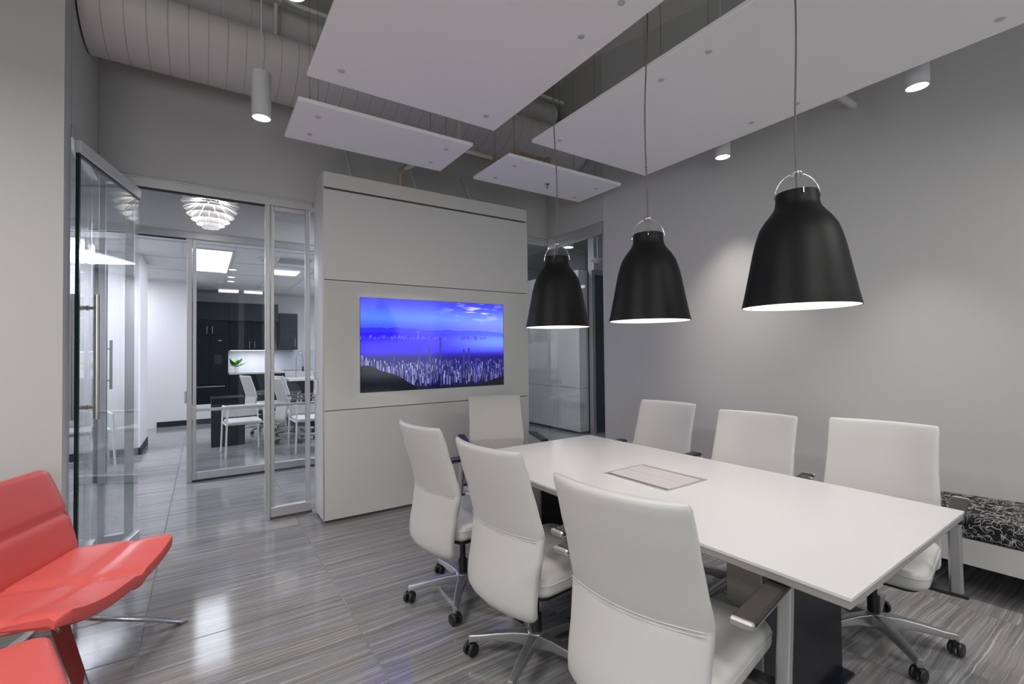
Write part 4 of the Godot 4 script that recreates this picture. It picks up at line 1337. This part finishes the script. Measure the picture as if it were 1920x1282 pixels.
	for k in 5:
		part("slat", MB.new().box(Vector3(0, -0.014, -0.18 + 0.09 * k), Vector3(0.44, 0.01, 0.05), 0.002, Basis(Vector3.RIGHT, 0.5)), M.can, vt)

func kitchen_cupboard(x0: float, x1: float, y0: float, y1: float, z: float, doors: int, label: String) -> void:
	var o := thing("kitchen_cupboard", label, "cupboard", Vector3((x0 + x1) / 2, y0, z - 0.2), 0.0, "cupboards of the kitchen run")
	var w := x1 - x0 - 0.004
	var h := y1 - y0
	part("carcass", MB.new().box(Vector3(0, h / 2, -0.01), Vector3(w, h, 0.36), 0.003), M.navy if doors > 0 else M.slate, o)
	for k in doors:
		var dw := w / doors
		var d := part("door", MB.new().box(Vector3(-w / 2 + dw * (k + 0.5), h / 2, 0.182), Vector3(dw - 0.006, h - 0.006, 0.02), 0.002), M.navy_gloss, o)
		var side := 1.0 if k % 2 == 0 else -1.0
		var hy := 0.12 if y0 > 1.0 else h - 0.12
		part("handle", MB.new().cyl(Vector3(-w / 2 + dw * (k + 0.5) + side * (dw / 2 - 0.05), hy - 0.08, 0.205), Vector3(-w / 2 + dw * (k + 0.5) + side * (dw / 2 - 0.05), hy + 0.08, 0.205), 0.005, 8), M.steel, d)

func visitor_chair(x: float, z: float, turn: float, label: String) -> void:
	var o := thing("visitor_chair", label, "chair", Vector3(x, 0, z), deg_to_rad(turn), "visitor chairs in the kitchen room")
	for s in [-1.0, 1.0]:
		for q in [-1.0, 1.0]:
			part("leg", MB.new().tube([Vector3(s * 0.235, 0, q * 0.27), Vector3(s * 0.215, 0.64, q * 0.25)], 0.012, 8), M.white_metal, o)
		part("arm", MB.new().tube([Vector3(s * 0.215, 0.64, -0.26), Vector3(s * 0.215, 0.645, 0.26)], 0.013, 8), M.white_metal, o)
		part("side_rail", MB.new().tube([Vector3(s * 0.22, 0.42, -0.25), Vector3(s * 0.22, 0.42, 0.25)], 0.010, 8), M.white_metal, o)
	part("seat", pad(0.42, 0.05, 0.46, 0.05, 0.018, 0.415, 0, 0, 0.008), M.leather, o)
	part("backrest", MB.new().box(Vector3(0, 0.56, -0.25), Vector3(0.42, 0.17, 0.03), 0.012), M.leather, o)

# ------------------------------------------------------------------ what shows through the corner glazing
func build_right_room() -> void:
	var o := thing("storage_block", "white storage block with panel joints beyond the corner glazing", "cabinet", Vector3(5.75, 0, -6.6))
	part("body", MB.new().box(Vector3(0.0, 1.36, 0.0), Vector3(1.22, 2.66, 1.66)), M.reveal, o)
	for q in [[0.04, 0.748], [0.756, 2.70]]:
		var h: float = q[1] - q[0]
		for k in 3:
			part("panel", MB.new().box(Vector3(-0.612, q[0] + h / 2, -0.56 + 0.56 * k), Vector3(0.018, h, 0.552), 0.002), M.lacquer, o)
		part("panel", MB.new().box(Vector3(-0.52, q[0] + h / 2, 0.838), Vector3(0.198, h, 0.018), 0.002), M.lacquer, o)
	part("plinth", MB.new().box(Vector3(0, 0.02, 0), Vector3(1.18, 0.04, 1.62)), M.baseboard, o)
	var d := frame_node("door_3", "black door in an aluminium frame beside the white storage block", "door")
	part("leaf", MB.new().box(Vector3(5.90, 1.32, -5.70), Vector3(1.0, 2.62, 0.05), 0.003), M.black_door, d)
	part("frame_post", MB.new().box(Vector3(5.365, 1.35, -5.69), Vector3(0.07, 2.70, 0.08), 0.004), M.aluminium, d)
	part("frame_head", MB.new().box(Vector3(5.95, 2.665, -5.69), Vector3(1.1, 0.07, 0.08), 0.004), M.aluminium, d)
	slab("wall_corridor", Vector3(5.39, 2.71, -5.80), Vector3(8.0, 4.4, -5.66), M.wall_white)
	slab("wall_corridor_end", Vector3(3.12, 0, -9.4), Vector3(8.0, 4.4, -9.25), M.wall_white)
	slab("ceiling_corridor", Vector3(3.53, 3.35, -9.25), Vector3(8.0, 3.40, -3.3), M.wall_white)
	slab("wall_corridor_front", Vector3(3.56, 0, -3.3), Vector3(8.0, 4.4, -3.2), M.wall_white)
	downlight(4.62, 2.94, -5.40, 0.08, 0.30, 1.2, "white cylinder downlight beyond the corner glazing", "cylinder downlights in the corridor", true, 3.35)
	var pr := thing("ceiling_sensor", "white pendant sensor on a thin rod beyond the corner glazing", "sensor", Vector3(4.9, 2.70, -5.06))
	part("rod", MB.new().cyl(Vector3(0, 0.05, 0), Vector3(0, 0.65, 0), 0.012, 8), M.white_metal, pr)
	part("body", MB.new().lathe([Vector2(0.0, -0.03), Vector2(0.03, -0.03), Vector2(0.06, 0.0), Vector2(0.10, 0.01), Vector2(0.10, 0.035), Vector2(0.05, 0.05), Vector2(0.0, 0.055)], Vector3.ZERO, 24), M.white_metal, pr)
